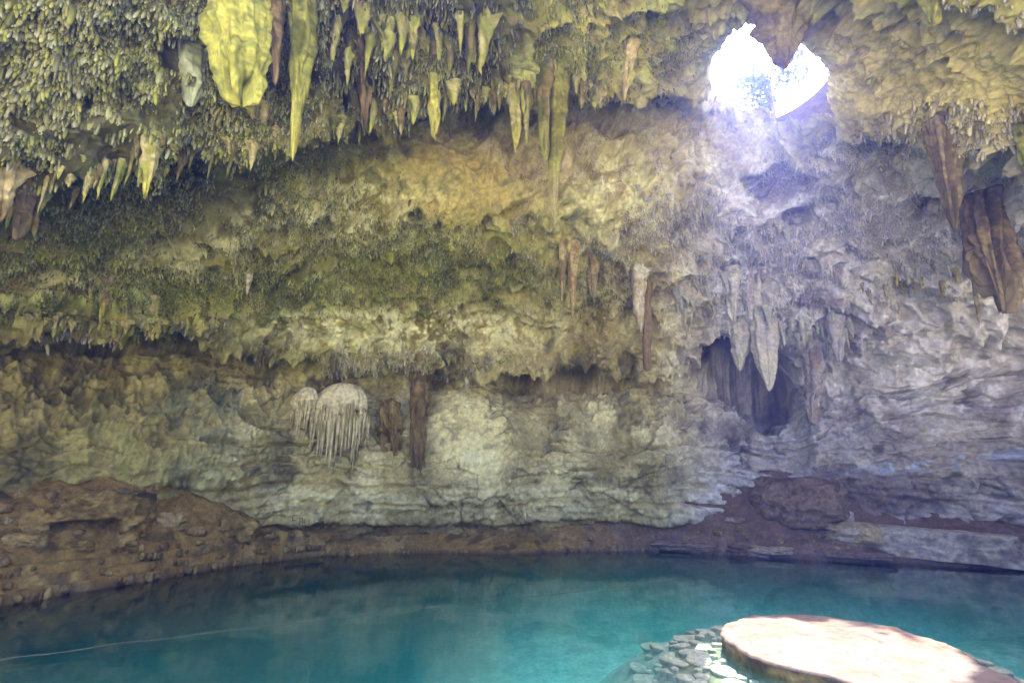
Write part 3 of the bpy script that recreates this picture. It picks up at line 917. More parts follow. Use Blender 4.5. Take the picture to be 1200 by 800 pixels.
for k, (tx, ty, bx_, by_, wpx, ca, cb, ct, opt, lab) in enumerate(HEROES):
    h = hit(tx, max(ty, -60))
    if h is None:
        continue
    loc = np.array(h[1])
    d = math.hypot(loc[0], loc[1]) + (.12 if wpx < 30 else .0)
    if 'stone tongue' in lab:
        d -= .3
    if lab.startswith(('trunk like', 'broad ribbed', 'pencil thin')):
        d -= .8
    if lab.startswith('fluted brown'):
        d -= .85
    if 'pillar' in lab or 'above the cream' in lab:
        d += .8
    top_ = at_dist(tx, ty, d)
    bot_ = at_dist(bx_, by_, d)
    L = max(top_[2] - bot_[2], .15)
    R0 = wpx * .5 * depth_scale(bot_ * .5 + top_ * .5)
    opt = dict(dict(lump=.10, rough=.2, root=.10), **opt)
    geo = drip_geo(L, R0, seed=k, **opt)
    nm = 'drapery' if 'drapery' in lab else ('rock_flake' if 'flake' in lab else 'stalactite')
    if lab.startswith('fluted brown'):
        d -= .85
    if 'pillar' in lab or 'column' in lab:
        nm = 'stone_column'
    o = drip_obj(nm, geo, ca, cb, ct, seed=k)
    o.location = top_
    ax_ = Vector(top_ - bot_)
    ax_.y *= .3
    o.rotation_euler = ax_.to_track_quat('Z', 'Y').to_euler()
    tag(o, lab, {'drapery': 'drapery', 'rock_flake': 'rock', 'stone_column': 'column'}.get(nm, 'stalactite'))

# the white flowstone: two rounded caps with hanging strands
h = hit(400, 500)
wd = math.hypot(h[1][0], h[1][1])
base = at_dist(396, 555, wd - .1)
root = empty('white_flowstone', base)
tag(root, 'white flowstone like a pair of jellyfish with hanging strands', 'flowstone')
for i, (cx, ty, by_, wpx, ell) in enumerate(((403, 448, 526, 74, .62), (362, 453, 502, 34, .7))):
    p0 = at_dist(cx, ty, wd - .3)
    p1 = at_dist(cx, by_, wd - .3)
    px_m = depth_scale(p0)
    geo = drip_geo(p0[2] - p1[2], wpx * .5 * px_m, seed=40 + i, seg=96, rings=60, taper=.22, lobes=.10, lobef=3.6, jag=.6, bulge=.05, root=.0, flare=0, ell=ell, rough=.02)
    Vd, fcs, t, rib = geo
    # round the top into a cap
    capk = np.sqrt(np.clip(1 - (1 - np.clip(t / .60, 0, 1)) ** 2, 0, 1))
    Vd[:, :2] *= np.maximum(capk, .03)[:, None]
    o = drip_obj('dome', (Vd, fcs, t, rib), (0.86, 0.80, 0.47), (0.74, 0.67, 0.36), (0.5, 0.44, 0.2), parent=root, seed=i)
    o.location = Vector(p0 - base)
    ns = 40 if i == 0 else 18
    for s in range(ns):
        a = -math.pi * (0.04 + .92 * (s + RNG.uniform(.2, .8)) / ns)
        rr = wpx * .5 * px_m * RNG.uniform(.82, .97)
        sx, sy = rr * math.cos(a), rr * math.sin(a) * ell
        topf = RNG.uniform(.36, .66)
        Ls = (p0[2] - p1[2]) * RNG.uniform(.35, .85) * (1 - .3 * abs(math.cos(a)))
        if i == 0 and s > 4 and s < 16:
            Ls *= 1.15
        g = drip_geo(Ls, RNG.uniform(1.5, 2.8) * px_m, seed=60 + s + 30 * i, seg=8, rings=12, taper=.85, root=.1, flare=0)
        so_ = drip_obj('drip_strand', g, (0.70, 0.64, 0.36), (0.34, 0.30, 0.12), None, parent=root, seed=s)
        so_.location = Vector(p0 - base) + Vector((sx, sy, -(p0[2] - p1[2]) * topf))

# ------------------------------------------------------------------ fringes of medium stalactites (individuals)
PROTO = {}


def proto(pal, k):
    key = (pal, k)
    if key not in PROTO:
        ca, cb, ct = {'moss': (MOSS, BUFF, MOSSY), 'dark': (DMOSS, BROWN, MOSS), 'buff': (BUFF, BROWN, MOSSY), 'grey': (LILAC, GREY, PALE),
                      'brown': (BROWN, DBROWN, BUFF)}[pal]
        V, (fq, ft), t, rib = drip_geo(1.0, 1.0, seed=80 + k * 3, seg=12, rings=18, taper=(.5, .75, .9, .6)[k % 4], lobes=.45, jag=.25, root=.25, flare=.35, rough=.35, lump=.15)
        c = np.tile(np.asarray(ca, F32), (len(V), 1))
        c = mix(c, cb, ss(-.2, .4, fbm(V * np.array([1, 1, 3], F32), 1.3, k, 3)))
        c = mix(c, ct, ss(.5, .95, t) * .7)
        c = c * np.array([.92, 1.0, .72], F32) * (1 + .3 * vn(V * np.array([1, 1, 4], F32) + k, 2.5, 6))[:, None]
        me = mesh_np('stalactite', V, tri_of(fq, ft), c, True, M_DRIP)
        PROTO[key] = me.data
        bpy.data.objects.remove(me)
    return PROTO[key]


FRINGES = [
    # polyline, spread px, count, length px lo hi, width px lo hi, palettes, label, group
    ([(0, 232), (100, 200), (230, 180), (335, 158)], 24, 56, 7, 52, 4, 9, ('moss', 'buff', 'dark', 'brown'), 'mossy stalactite in the fringe along the upper crusted shelf', 'stalactites along the upper crusted shelf'),
    ([(390, 140), (470, 126), (560, 112), (640, 98), (700, 98)], 10, 44, 14, 44, 5, 11, ('dark', 'moss', 'brown'), 'dark stalactite in the fringe below the moss curtains', 'stalactites below the moss curtains'),
    ([(390, 20), (450, 40), (520, 60), (575, 40)], 34, 34, 30, 75, 8, 17, ('moss', 'dark', 'moss'), 'long shaggy moss covered stalactite among the green curtains at the top', 'moss curtains at the top'),
    ([(0, 366), (90, 376), (180, 384), (262, 380)], 8, 48, 8, 24, 4, 8, ('buff', 'moss', 'dark'), 'small stalactite in the fringe of the lower mossy ledge', 'stalactites on the lower mossy ledge'),
    ([(300, 405), (400, 416), (500, 422), (600, 424)], 6, 34, 5, 15, 3, 6, ('buff', 'moss'), 'tiny stalactite under the pale rock band', 'stalactites under the pale rock band'),
    ([(790, 345), (850, 345), (920, 372), (1000, 385)], 16, 42, 10, 34, 4, 9, ('grey',), 'pale grey stalactite in the hazy tier above the cave recess', 'stalactites above the cave recess'),
    ([(740, 215), (820, 240), (900, 270), (990, 240)], 34, 26, 8, 24, 3, 6, ('grey',), 'small pale stalactite on the hazy slope below the sky hole', 'stalactites below the sky hole'),
    ([(1000, 330), (1070, 330), (1120, 320)], 18, 20, 8, 22, 3, 7, ('grey', 'buff'), 'small grey stalactite on the far wall behind the brown draperies', 'stalactites behind the brown draperies'),
]
nfr = 0
for (pl, spread, cnt, l0, l1, w0, w1, pals, lab, grp) in FRINGES:
    xs = [p[0] for p in pl]
    ys = [p[1] for p in pl]
    for i in range(cnt):
        px = xs[0] + (xs[-1] - xs[0]) * (i + RNG.uniform(.1, .9)) / cnt
        py = np.interp(px, xs, ys) + RNG.normal() * spread * .6
        h = hit(px, py)
        if h is None or h[1][2] < 4 or math.hypot(h[1][0] - HOLE_C[0], h[1][1] - HOLE_C[1]) < 2.9:
            continue
        p = np.array(h[1])
        m = depth_scale(p)
        L = (l0 + (l1 - l0) * RNG.random() ** 2.2) * m
        wv = (w0 + (w1 - w0) * RNG.random()) * m * .5
        o = bpy.data.objects.new('stalactite', proto(pals[i % len(pals)], int(RNG.integers(0, 5))))
        COL.objects.link(o)
        o.location = p - np.array(h[2]) * .04
        o.scale = (wv, wv * RNG.uniform(.8, 1.2), L)
        o.rotation_euler = (RNG.normal() * .04, RNG.normal() * .04, RNG.uniform(0, 6.28))
        tag(o, lab, 'stalactite', grp)
        nfr += 1

# ------------------------------------------------------------------ crust of countless little drips on the ceilings
okv = keep.copy()
PXn, PYn = PX, PY
vis = (PXn > -60) & (PXn < 1260) & (PYn > -50) & (PYn < 520) & okv & (SV > 3.0) & (V[:, 1] > 2) & (sd > .35)
pn = fbm(V, .7, 4, 3) + .4 * fbm(V, 2.0, 7, 2)


def crust(dens, sel_noise, length, rad, seed):
    wgt = np.clip(dens, 0, 1) * ss(sel_noise - .25, sel_noise + .15, pn) * vis
    return wgt, length, rad


LAY = [
    # mask, noise threshold, number, length m, radius m
    (blob(PXn, PYn, 90, 60, 260, 130, .5), -.32, 13000, .12, .025),
    (blob(PXn, PYn, 60, 160, 330, 100, .5), -.3, 10500, .115, .024),
    (blob(PXn, PYn, 480, 40, 140, 80, .4), -.3, 4200, .26, .028),
    (np.clip(blob(PXn, PYn, 130, 300, 230, 80, .4) + blob(PXn, PYn, 210, 250, 220, 50, .5), 0, 1), -.15, 13000, .11, .021),
    (np.clip(blob(PXn, PYn, 470, 305, 120, 48, .4) + blob(PXn, PYn, 620, 335, 110, 26, .5) + .8 * blob(PXn, PYn, 350, 310, 110, 50, .5), 0, 1), -.25, 14000, .10, .018),
    (np.clip(blob(PXn, PYn, 640, 60, 160, 60, .4), 0, 1), -.1, 4500, .15, .02),
    (np.clip(blob(PXn, PYn, 700, 230, 110, 80, .6), 0, 1), -.0, 4000, .12, .02),
    (np.clip(blob(PXn, PYn, 880, 270, 140, 110, .6), 0, 1), -.0, 8000, .14, .02),
    (np.clip(blob(PXn, PYn, 1060, 290, 120, 60, .6) + .7 * blob(PXn, PYn, 1180, 280, 50, 60, .6), 0, 1), -.0, 4000, .12, .02),
    (np.clip(blob(PXn, PYn, 1010, 165, 60, 25, .6) + blob(PXn, PYn, 1130, 150, 100, 30, .6) + .8 * blob(PXn, PYn, 1160, 10, 70, 20, .6), 0, 1), -.2, 2200, .14, .03),
    (np.clip(blob(PXn, PYn, 430, 425, 170, 16, .5) + .6 * blob(PXn, PYn, 150, 390, 170, 14, .5), 0, 1), -.2, 2200, .16, .03),
]
ring_t = np.array([-0.25, 0.35, 0.78], F32)
ring_r = np.array([1.0, 1.0, 0.72], F32)
NSIDE = 6
Vs, Fs, Cs = [], [], []
off = 0
for li, (mk, thr, n, Lm, Rm) in enumerate(LAY):
    wgt = (np.clip(mk, 0, 1) * ss(thr - .25, thr + .15, pn) * vis).astype(np.float64)
    tot = wgt.sum()
    if tot < 10:
        continue
    idx = RNG.choice(len(V), size=n, p=wgt / tot)
    p = V[idx] + RNG.normal(size=(n, 3)).astype(F32) * .02
    dr = np.array([0, 0, -1.0], F32) + VN[idx].astype(F32) * (.18 if li < 3 else .4) + RNG.normal(size=(n, 3)).astype(F32) * .10
    dr[:, 2] = np.minimum(dr[:, 2], -.35)
    dr /= np.linalg.norm(dr, axis=1, keepdims=True)
    sv = np.exp(RNG.normal(size=n) * .34)
    L = (Lm * sv * (.6 + .7 * RNG.random(n))).astype(F32)
    rr = (Rm * sv ** .8 * (.7 + .5 * RNG.random(n))).astype(F32)
    e1 = np.cross(dr, np.array([0.3, 1, 0.1], F32))
    e1 /= np.linalg.norm(e1, axis=1, keepdims=True)
    e2 = np.cross(dr, e1)
    a0 = RNG.random(n) * 6.28
    vv = np.zeros((n, 3 * NSIDE + 1, 3), F32)
    for k in range(3):
        for s in range(NSIDE):
            a = a0 + 2 * np.pi * s / NSIDE
            rk = rr * ring_r[k] * (1 + .12 * RNG.normal(size=n))
            vv[:, k * NSIDE + s] = p + dr * (L * ring_t[k])[:, None] + (e1 * np.cos(a)[:, None] + e2 * np.sin(a)[:, None]) * rk[:, None]
    vv[:, -1] = p + dr * L[:, None]
    ff = []
    for k in range(2):
        for s in range(NSIDE):
            s2 = (s + 1) % NSIDE
            ff += [(k*NSIDE+s, k*NSIDE+s2, (k+1)*NSIDE+s2), (k*NSIDE+s, (k+1)*NSIDE+s2, (k+1)*NSIDE+s)]
    for s in range(NSIDE):
        ff.append((2*NSIDE+s, 2*NSIDE+(s+1) % NSIDE, 3*NSIDE))
    ff = np.array(ff, np.int32)
    Fs.append((ff[None] + (np.arange(n, dtype=np.int32) * (3*NSIDE+1))[:, None, None] + off).reshape(-1, 3))
    off += n * (3 * NSIDE + 1)
    cb = col[idx] * (.65 + .8 * RNG.random((n, 1)))
    cb = cb / np.maximum(1 - .62 * undr[idx], .3)[:, None] * (RNG.choice([.35, .8, 1.0, 1.15], size=(n, 1), p=[.42, .28, .2, .1]) if li < 6 else RNG.uniform(.8, 1.15, (n, 1)))
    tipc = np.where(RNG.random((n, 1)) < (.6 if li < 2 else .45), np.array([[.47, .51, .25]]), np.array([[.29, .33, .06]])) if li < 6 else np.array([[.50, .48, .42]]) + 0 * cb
    if li == 2:
        cb = cb * np.array([.62, .6, .5])
    cc = np.repeat(cb[:, None, :], 3 * NSIDE + 1, 1)
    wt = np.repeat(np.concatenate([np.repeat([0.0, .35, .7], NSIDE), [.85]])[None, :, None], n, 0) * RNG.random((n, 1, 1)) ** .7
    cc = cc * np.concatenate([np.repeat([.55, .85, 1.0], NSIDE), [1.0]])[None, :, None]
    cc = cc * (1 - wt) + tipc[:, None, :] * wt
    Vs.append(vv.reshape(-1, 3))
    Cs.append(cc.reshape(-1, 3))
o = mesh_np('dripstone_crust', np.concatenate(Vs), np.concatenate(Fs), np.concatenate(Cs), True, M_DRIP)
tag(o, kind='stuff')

# ------------------------------------------------------------------ rocks on the banks
def ico(sub):
    bm = bmesh.new()
    bmesh.ops.create_icosphere(bm, subdivisions=sub, radius=1.0)
    V_ = np.array([v.co[:] for v in bm.verts], F32)
    F_ = np.array([[v.index for v in f.verts] for f in bm.faces], np.int32)
    bm.free()
    return V_, F_


ICO = {k: ico(k) for k in (2, 3, 4, 5, 6)}


def rock_geo(seed, sub=5, blocky=.5, rough=.25):
    V_, F_ = ICO[sub]
    V_ = V_.copy()
    p = V_ + seed * 2.3
    # push towards a box for bedded blocks
    mx = np.abs(V_).max(1, keepdims=True)
    V_ = V_ * (1 - blocky) + (V_ / mx * .8) * blocky
    dsp = rough * fbm(p, .9, seed % 15, 3) + rough * .5 * (1 - np.abs(vn(p, 2.2, (seed + 4) % 20)) * 2) + rough * .25 * vn(p, 6.0, (seed + 8) % 20)
    if sub > 4:
        dsp = dsp + rough * .12 * vn(p, 14.0, (seed + 2) % 20)
    return V_ * (1 + dsp[:, None]), F_


def rock_col(V_, ca, cb, seed):
    n = fbm(V_ + seed, 1.4, seed % 12, 3) + .5 * vn(V_ + seed, 5.0, 8)
    c = np.tile(np.asarray(ca, F32), (len(V_), 1))
    c = mix(c, cb, ss(-.2, .45, n))
    return c * (1 + .3 * vn(V_ + seed, 9.0, 3))[:, None]


def ground_at(px, py):
    D = Vector(ray_dir(px, py)).normalized()
    ok, loc, nor, _ = o_ground.ray_cast(Vector((0, 0, CAM_H)), D)
    if ok:
        return np.array(loc)
    return on_level(px, py, 0.3)


def rock(name, px, py, wpx, hpx, dep, seed, ca, cb, lab, cat, rz=0.0, tilt=0.0, sub=5, blocky=.5, rough=.25, sink=.25, edit=None, group=None):
    """a rock whose foot shows at photo position px, py (middle of its base)"""
    p = ground_at(px, py)
    m = depth_scale(p)
    V_, F_ = rock_geo(seed, sub, blocky, rough)
    hh = hpx * m * .5 / (1 - sink * .5)
    V_ = V_ * np.array([wpx * m * .5, wpx * m * .5 * dep, hh], F32)
    if edit:
        V_ = edit(V_, wpx * m * .5, hh)
    o = mesh_np(name, V_, F_, rock_col(V_, ca, cb, seed), True, M_BED)
    fwd = p[:2] / np.linalg.norm(p[:2])
    c = p.copy()
    c[:2] += fwd * wpx * m * .5 * dep * .6
    c[2] += hh * (1 - sink)
    o.location = c
    o.rotation_euler = (0, tilt, -math.atan2(p[0], p[1]) + rz)
    tag(o, lab, cat, group)
    return o


def undercut(V_, a, b):
    x, y, z = V_[:, 0] / a, V_[:, 1] / a, V_[:, 2] / b
    mk = ss(.25, -.25, z) * (1 - ss(.35, .7, np.abs(x + .22))) * ss(.2, -.2, y)
    V_[:, 1] += mk * .75 * a
    V_[:, 2] += mk * .25 * b * ss(-.9, -.2, z)
    return V_


ST1, ST2, ST3 = (0.40, 0.29, 0.075), (0.21, 0.15, 0.035), (0.48, 0.39, 0.14)
rock('boulder', 110, 643, 118, 62, .75, 3, ST1, ST2, 'big undercut brown boulder on the stepped bank', 'boulder', blocky=.35, rough=.28, edit=undercut, sub=6)
rock('boulder', 134, 592, 34, 20, .8, 5, (0.25, 0.22, 0.15), ST1, 'grey rock behind the top of the big undercut boulder', 'boulder')
rock('boulder', 92, 646, 30, 12, .7, 7, ST2, ST1, 'dark flat rock wedged in the hollow under the big boulder', 'boulder')
rock('boulder', 38, 625, 34, 30, .8, 9, ST2, ST1, 'dark brown rock beside the big undercut boulder', 'boulder')
rock('boulder', 166, 610, 24, 34, .8, 12, (0.09, 0.07, 0.03), ST2, 'upright dark rock next to the big undercut boulder', 'boulder')
rock('boulder', 198, 616, 26, 16, .8, 13, ST3, ST1, 'small tan rock on the soil mound', 'boulder')
rock('boulder', 275, 628, 52, 26, .7, 14, ST2, ST1, 'dark slab leaning where the soil mound meets the wall', 'boulder', tilt=.35, blocky=.6)
rock('boulder', 20, 640, 40, 14, .8, 15, ST1, ST3, 'flat tan rock low on the bank by the terraces', 'boulder')
PU1, PU2, PU3 = (0.25, 0.17, 0.09), (0.15, 0.105, 0.05), (0.48, 0.41, 0.24)
rock('boulder', 942, 622, 106, 62, .7, 21, (0.25, 0.18, 0.10), PU2, 'massive purplish boulder on the soil slope under the hazy beam', 'boulder', blocky=.3, rough=.25, sub=6)
rock('boulder', 1004, 640, 66, 26, .7, 24, (0.48, 0.38, 0.16), PU3, 'smooth yellowish rock in front of the stone bench', 'boulder', blocky=.2, rough=.2)
rock('boulder', 985, 612, 30, 14, .7, 25, PU3, PU1, 'small grey rock between the massive boulder and the bench', 'boulder')
rock('stone_bench', 1106, 656, 162, 36, .28, 27, (0.50, 0.44, 0.28), (0.28, 0.23, 0.14), 'long flat topped stone block lying along the foot of the wall', 'stone block', blocky=.92, rough=.10, tilt=.04, sub=6, sink=.2)
rock('boulder', 1075, 646, 80, 24, .4, 28, (0.15, 0.115, 0.08), PU2, 'low dark rock against the front of the long stone block', 'boulder', blocky=.6, tilt=.12)
rock('rock_slab', 880, 656, 60, 16, .8, 31, (0.24, 0.17, 0.12), PU2, 'cracked brown slab at the waterline below the soil slope', 'slab', blocky=.7)
rock('rock_slab', 800, 643, 76, 9, .5, 33, (0.27, 0.22, 0.15), PU1, 'row of low stones edging the shore under the wall', 'slab', blocky=.7, rough=.35)
rock('rock_slab', 905, 648, 54, 7, .8, 35, PU3, PU1, 'thin grey slab lying on top of the cracked brown one', 'slab', blocky=.7)
rock('rock_slab', 996, 656, 100, 9, .5, 36, (0.26, 0.20, 0.13), PU1, 'wide flat slab overhanging the water with a dark gap beneath', 'slab', blocky=.85, rough=.14, sink=-.5)
rock('rock_slab', 1162, 676, 46, 9, .6, 38, (0.33, 0.22, 0.14), PU1, 'reddish flat rock half sunk in the water', 'slab', blocky=.4)
rock('rock_slab', 860, 612, 24, 6, .7, 39, PU3, PU1, 'small pale slab on the bare soil slope', 'slab', blocky=.6)

# loose stones on the banks: copies of six shapes
SM = []
for k in range(6):
    V_, F_ = rock_geo(50 + k, 3, .45, .3)
    oo = mesh_np('stone', V_, F_, rock_col(V_, [(0.38, .28, .08), (.30, .21, .06), (.46, .37, .13)][k % 3], (.22, .16, .05), k), True, M_BED)
    SM.append(oo.data)
    bpy.data.objects.remove(oo)


def stone(p, s, lab, grp, k):
    o = bpy.data.objects.new('stone', SM[k % 6])
    COL.objects.link(o)
    o.location = p
    o.scale = (s * RNG.uniform(.8, 1.3), s * RNG.uniform(.7, 1.1), s * RNG.uniform(.5, .8))
    o.rotation_euler = (RNG.normal() * .2, RNG.normal() * .2, RNG.uniform(0, 6.28))
    tag(o, lab, 'stone', grp)


for k in range(34):
    px = RNG.uniform(0, 330)
    lo = np.interp(px, [0, 100, 200, 330], [640, 632, 622, 634])
    hi = np.interp(px, [0, 80, 150, 260, 330], [582, 570, 566, 600, 628])
    p = ground_at(px, RNG.uniform(hi, lo))
    stone(p, RNG.uniform(.06, .26) * (1 if k % 9 else 1.6), 'loose brown stone on the soil mound around the big undercut boulder', 'loose stones on the soil mound', k)
for k in range(60):
    px = RNG.uniform(330, 1190)
    py = np.interp(px, [330, 450, 600, 750, 880, 1000, 1190], [640, 640, 640, 632, 625, 640, 660]) + RNG.uniform(-8, 9)
    p = ground_at(px, py)
    stone(p, RNG.uniform(.05, .16), 'small loose stone on the bare strip of shore below the wall', 'loose stones on the far shore', k)

# ------------------------------------------------------------------ low dry stone terraces of the bank
for si, s0 in enumerate(STEPS):
    vs_, fs_, cs_ = [], [], []
    off = 0
    a = R(-60)
    lim = (R(-17), R(-18.5), R(-19.5), R(-21))[si]
    while a < lim:
        S, W = float(shore_d(np.array([a]))[0]), float(wall_d(a))
        p3 = np.array([[S * math.sin(a), S * math.cos(a), 0]], F32)
        d = S + .35 * float(fbm(p3, 0.5, 3, 2)[0]) + .12 * float(vn(p3, 2.2, 5)[0]) + (s0 + .008) * (W - S)
        sz = RNG.uniform(.05, .15)
        V_, F_ = rock_geo(int(RNG.integers(0, 90)), 3, .3, .38)
        V_ = V_ * np.array([sz, .18, RNG.uniform(.07, .17)], F32)
        ca, sa = math.cos(-a), math.sin(-a)
        V_ = np.stack([V_[:, 0] * ca - V_[:, 1] * sa, V_[:, 0] * sa + V_[:, 1] * ca, V_[:, 2]], -1)
        zt = .27 * si + .12 + RNG.uniform(-.04, .05)
        V_ = V_ + np.array([d * math.sin(a), d * math.cos(a), zt], F32)
        if RNG.random() < .45:
            a += RNG.uniform(.1, .5) / d
            continue
        base_c = [(0.34, 0.25, 0.07), (0.28, 0.2, 0.055), (0.42, 0.33, 0.11), (0.22, .16, .045)][int(RNG.integers(0, 4))]
        vs_.append(V_)
        fs_.append(F_ + off)
        cs_.append(rock_col(V_, base_c, (.20, .15, .05), int(RNG.integers(0, 50))))
        off += len(V_)
        a += sz * 2.0 / d
    o = mesh_np('terrace_wall', np.concatenate(vs_), np.concatenate(fs_), np.concatenate(cs_), True, M_BED)
    tag(o, ['lowest dry stone terrace edge, just at the waterline', 'second low stone terrace edge up from the water', 'third low stone terrace edge up from the water',
            'uppermost low stone terrace edge, just below the big boulder'][si], 'stone terrace')

# ------------------------------------------------------------------ the round stone platform and its causeway
def platform_outline(n=260):
    """a round plateau with a causeway leaving it towards the entrance, junctions rounded"""
    pts = []
    c, r = PLAT_C, 2.08
    wl = lambda y: 5.80 + (y - 8.6) * .06
    wr = lambda y: 7.93 + (y - 8.6) * .02
    a0, a1 = R(-27), R(237)
    for a in np.linspace(a0, a1, 190):
        pts.append((c[0] + r * math.cos(a), c[1] + r * .97 * math.sin(a)))
    # left fillet then down the causeway, back up its other side
    x0, y0 = pts[-1]
    yj = 7.6
    for t in np.linspace(0.08, 1, 26):
        e = t * t * (3 - 2 * t)
        pts.append((x0 * (1 - e) + wl(yj) * e, y0 * (1 - t) + yj * t))
    for y in np.linspace(7.4, 1.4, 40):
        pts.append((wl(y), y))
    for y in np.linspace(1.4, 9.45, 54):
        pts.append((wr(y), y))
    xe, ye = pts[0]
    xs_, ys_ = pts[-1]
    for t in np.linspace(.1, .9, 8):
        pts.append((xs_ * (1 - t) + xe * t, ys_ * (1 - t) + ye * t))
    return np.array(pts)


PO = platform_outline()
nP = len(PO)
nrm = np.roll(PO, -1, 0) - np.roll(PO, 1, 0)
nrm = np.stack([nrm[:, 1], -nrm[:, 0]], -1)
nrm /= np.linalg.norm(nrm, axis=1, keepdims=True)
p3 = np.concatenate([PO, np.zeros((nP, 1))], 1).astype(F32)
PO = PO + nrm * (.08 * fbm(p3, 1.4, 3, 2) + .04 * vn(p3, 5, 5) + .025 * vn(p3, 13, 7))[:, None]
proot = empty('platform', (PLAT_C[0], PLAT_C[1], 0))
tag(proot, 'round pale stone platform with a causeway, lit by the sunbeam in the turquoise pool', 'platform')
# top slab: grid points inside the outline plus a rounded rough lip
M_PLAT = None


def plat_mat():
    m, nt, b = new_mat('worn_platform_top')
    N, L = nt.nodes, nt.links
    geo = N.new('ShaderNodeNewGeometry')

    def noise(sc, det=5, rg=.65):
        n = N.new('ShaderNodeTexNoise')
        n.inputs['Scale'].default_value = sc
        n.inputs['Detail'].default_value = det
        n.inputs['Roughness'].default_value = rg
        L.new(geo.outputs['Position'], n.inputs['Vector'])
        return n
    n1, n2, n3 = noise(1.3), noise(5.0), noise(22.0, 4)
    r1 = N.new('ShaderNodeValToRGB')
    e = r1.color_ramp.elements
    e[0].position, e[0].color = .36, (0.14, 0.08, 0.055, 1)
    e[1].position, e[1].color = .60, (0.15, 0.122, 0.10, 1)
    e2 = e.new(.48)
    e2.color = (0.15, 0.112, 0.086, 1)
    L.new(n1.outputs['Fac'], r1.inputs['Fac'])
    r2 = N.new('ShaderNodeValToRGB')
    e = r2.color_ramp.elements
    e[0].position, e[0].color = .30, (0.45, 0.42, 0.40, 1)
    e[1].position, e[1].color = .50, (1, 1, 1, 1)
    L.new(n2.outputs['Fac'], r2.inputs['Fac'])
    mm = N.new('ShaderNodeMix')
    mm.data_type = 'RGBA'
    mm.blend_type = 'MULTIPLY'
    mm.inputs[0].default_value = .8
    L.new(r1.outputs['Color'], mm.inputs[6])
    L.new(r2.outputs['Color'], mm.inputs[7])
    # short dark cracks and pits
    vo = N.new('ShaderNodeTexNoise')
    vo.inputs['Scale'].default_value = 2.6
    vo.inputs['Detail'].default_value = 7
    vo.inputs['Roughness'].default_value = .72
    mp = N.new('ShaderNodeMapping')
    mp.inputs['Scale'].default_value = (1.0, 2.3, 1.0)
    mp.inputs['Rotation'].default_value = (0, 0, .35)
    L.new(geo.outputs['Position'], mp.inputs['Vector'])
    L.new(mp.outputs['Vector'], vo.inputs['Vector'])
    r3 = N.new('ShaderNodeValToRGB')
    e = r3.color_ramp.elements
    e[0].position, e[0].color = .335, (0.16, 0.14, 0.15, 1)
    e[1].position, e[1].color = .375, (1, 1, 1, 1)
    L.new(vo.outputs['Fac'], r3.inputs['Fac'])
    m2 = N.new('ShaderNodeMix')
    m2.data_type = 'RGBA'
    m2.blend_type = 'MULTIPLY'
    m2.inputs[0].default_value = 1
    L.new(mm.outputs[2], m2.inputs[6])
    L.new(r3.outputs['Color'], m2.inputs[7])
    L.new(m2.outputs[2], b.inputs['Base Color'])
    bp = N.new('ShaderNodeBump')
    bp.inputs['Strength'].default_value = .5
    bp.inputs['Distance'].default_value = .03
    ad = N.new('ShaderNodeMath')
    ad.operation = 'ADD'
    L.new(n3.outputs['Fac'], ad.inputs[0])
    L.new(vo.outputs['Fac'], ad.inputs[1])
    L.new(ad.outputs[0], bp.inputs['Height'])
    L.new(bp.outputs['Normal'], b.inputs['Normal'])
    b.inputs['Roughness'].default_value = .85
    b.inputs['Specular IOR Level'].default_value = .2
    return m


M_PLAT = plat_mat()
ZT = 0.20
# concentric inset rings of the outline towards its own spine
cen = np.where(PO[:, 1:2] > 8.3, PLAT_C[None], np.stack([6.87 + (PO[:, 1] - 8.6) * .04, PO[:, 1]], -1))
ins = [0.0, .006, .02, .05, .10, .18, .28, .4, .52, .64, .76, .86, .94, 1.0]
Vt = []
for k, s in enumerate(ins):
    pz = PO * (1 - s) + cen * s
    pp = np.concatenate([pz, np.zeros((nP, 1))], 1).astype(F32)
    z = ZT + .02 * fbm(pp, 1.2, 5, 3) + .012 * vn(pp, 5, 7) - (.06 if k == 0 else .02 if k == 1 else .006 if k == 2 else 0)
    Vt.append(np.concatenate([pz, z[:, None]], 1))
Vt = np.concatenate(Vt)
o = mesh_np('top_slab', Vt - np.array([*PLAT_C, 0]), grid_faces(len(ins), nP, True), None, True, M_PLAT, proot)
# rim: rough mossy side wall down into the water
zs = np.linspace(ZT - .055, -1.0, 26)
Vr, Cr = [], []
for k, z in enumerate(zs):
    pp = np.concatenate([PO, np.full((nP, 1), z)], 1).astype(F32)
    bul = .055 * fbm(pp, 3.0, 6, 3) + .03 * vn(pp, 11, 3) - .04 + .10 * ss(.1, -.5, z) + (-.03 if k == 0 else 0)
    bul = np.where(k == 0, -.03, bul)
    Vr.append(np.concatenate([PO + nrm * bul[:, None], np.full((nP, 1), z)], 1))
Vr = np.concatenate(Vr)
rc = np.tile(np.array([.22, .17, .06], F32), (len(Vr), 1))
vf = Vr.astype(F32)
rc = mix(rc, (.07, .06, .02), ss(-.2, .4, fbm(vf, 3, 4, 3)))
rc = mix(rc, (.40, .33, .2), ss(.1, .5, fbm(vf, 5, 9, 2)) * .7)
rc = mix(rc, (.10, .10, .02), ss(.06, -.1, vf[:, 2]) * .7)
mesh_np('rim', Vr - np.array([*PLAT_C, 0]), grid_faces(len(zs), nP, True), rc, True, M_BED, proot)

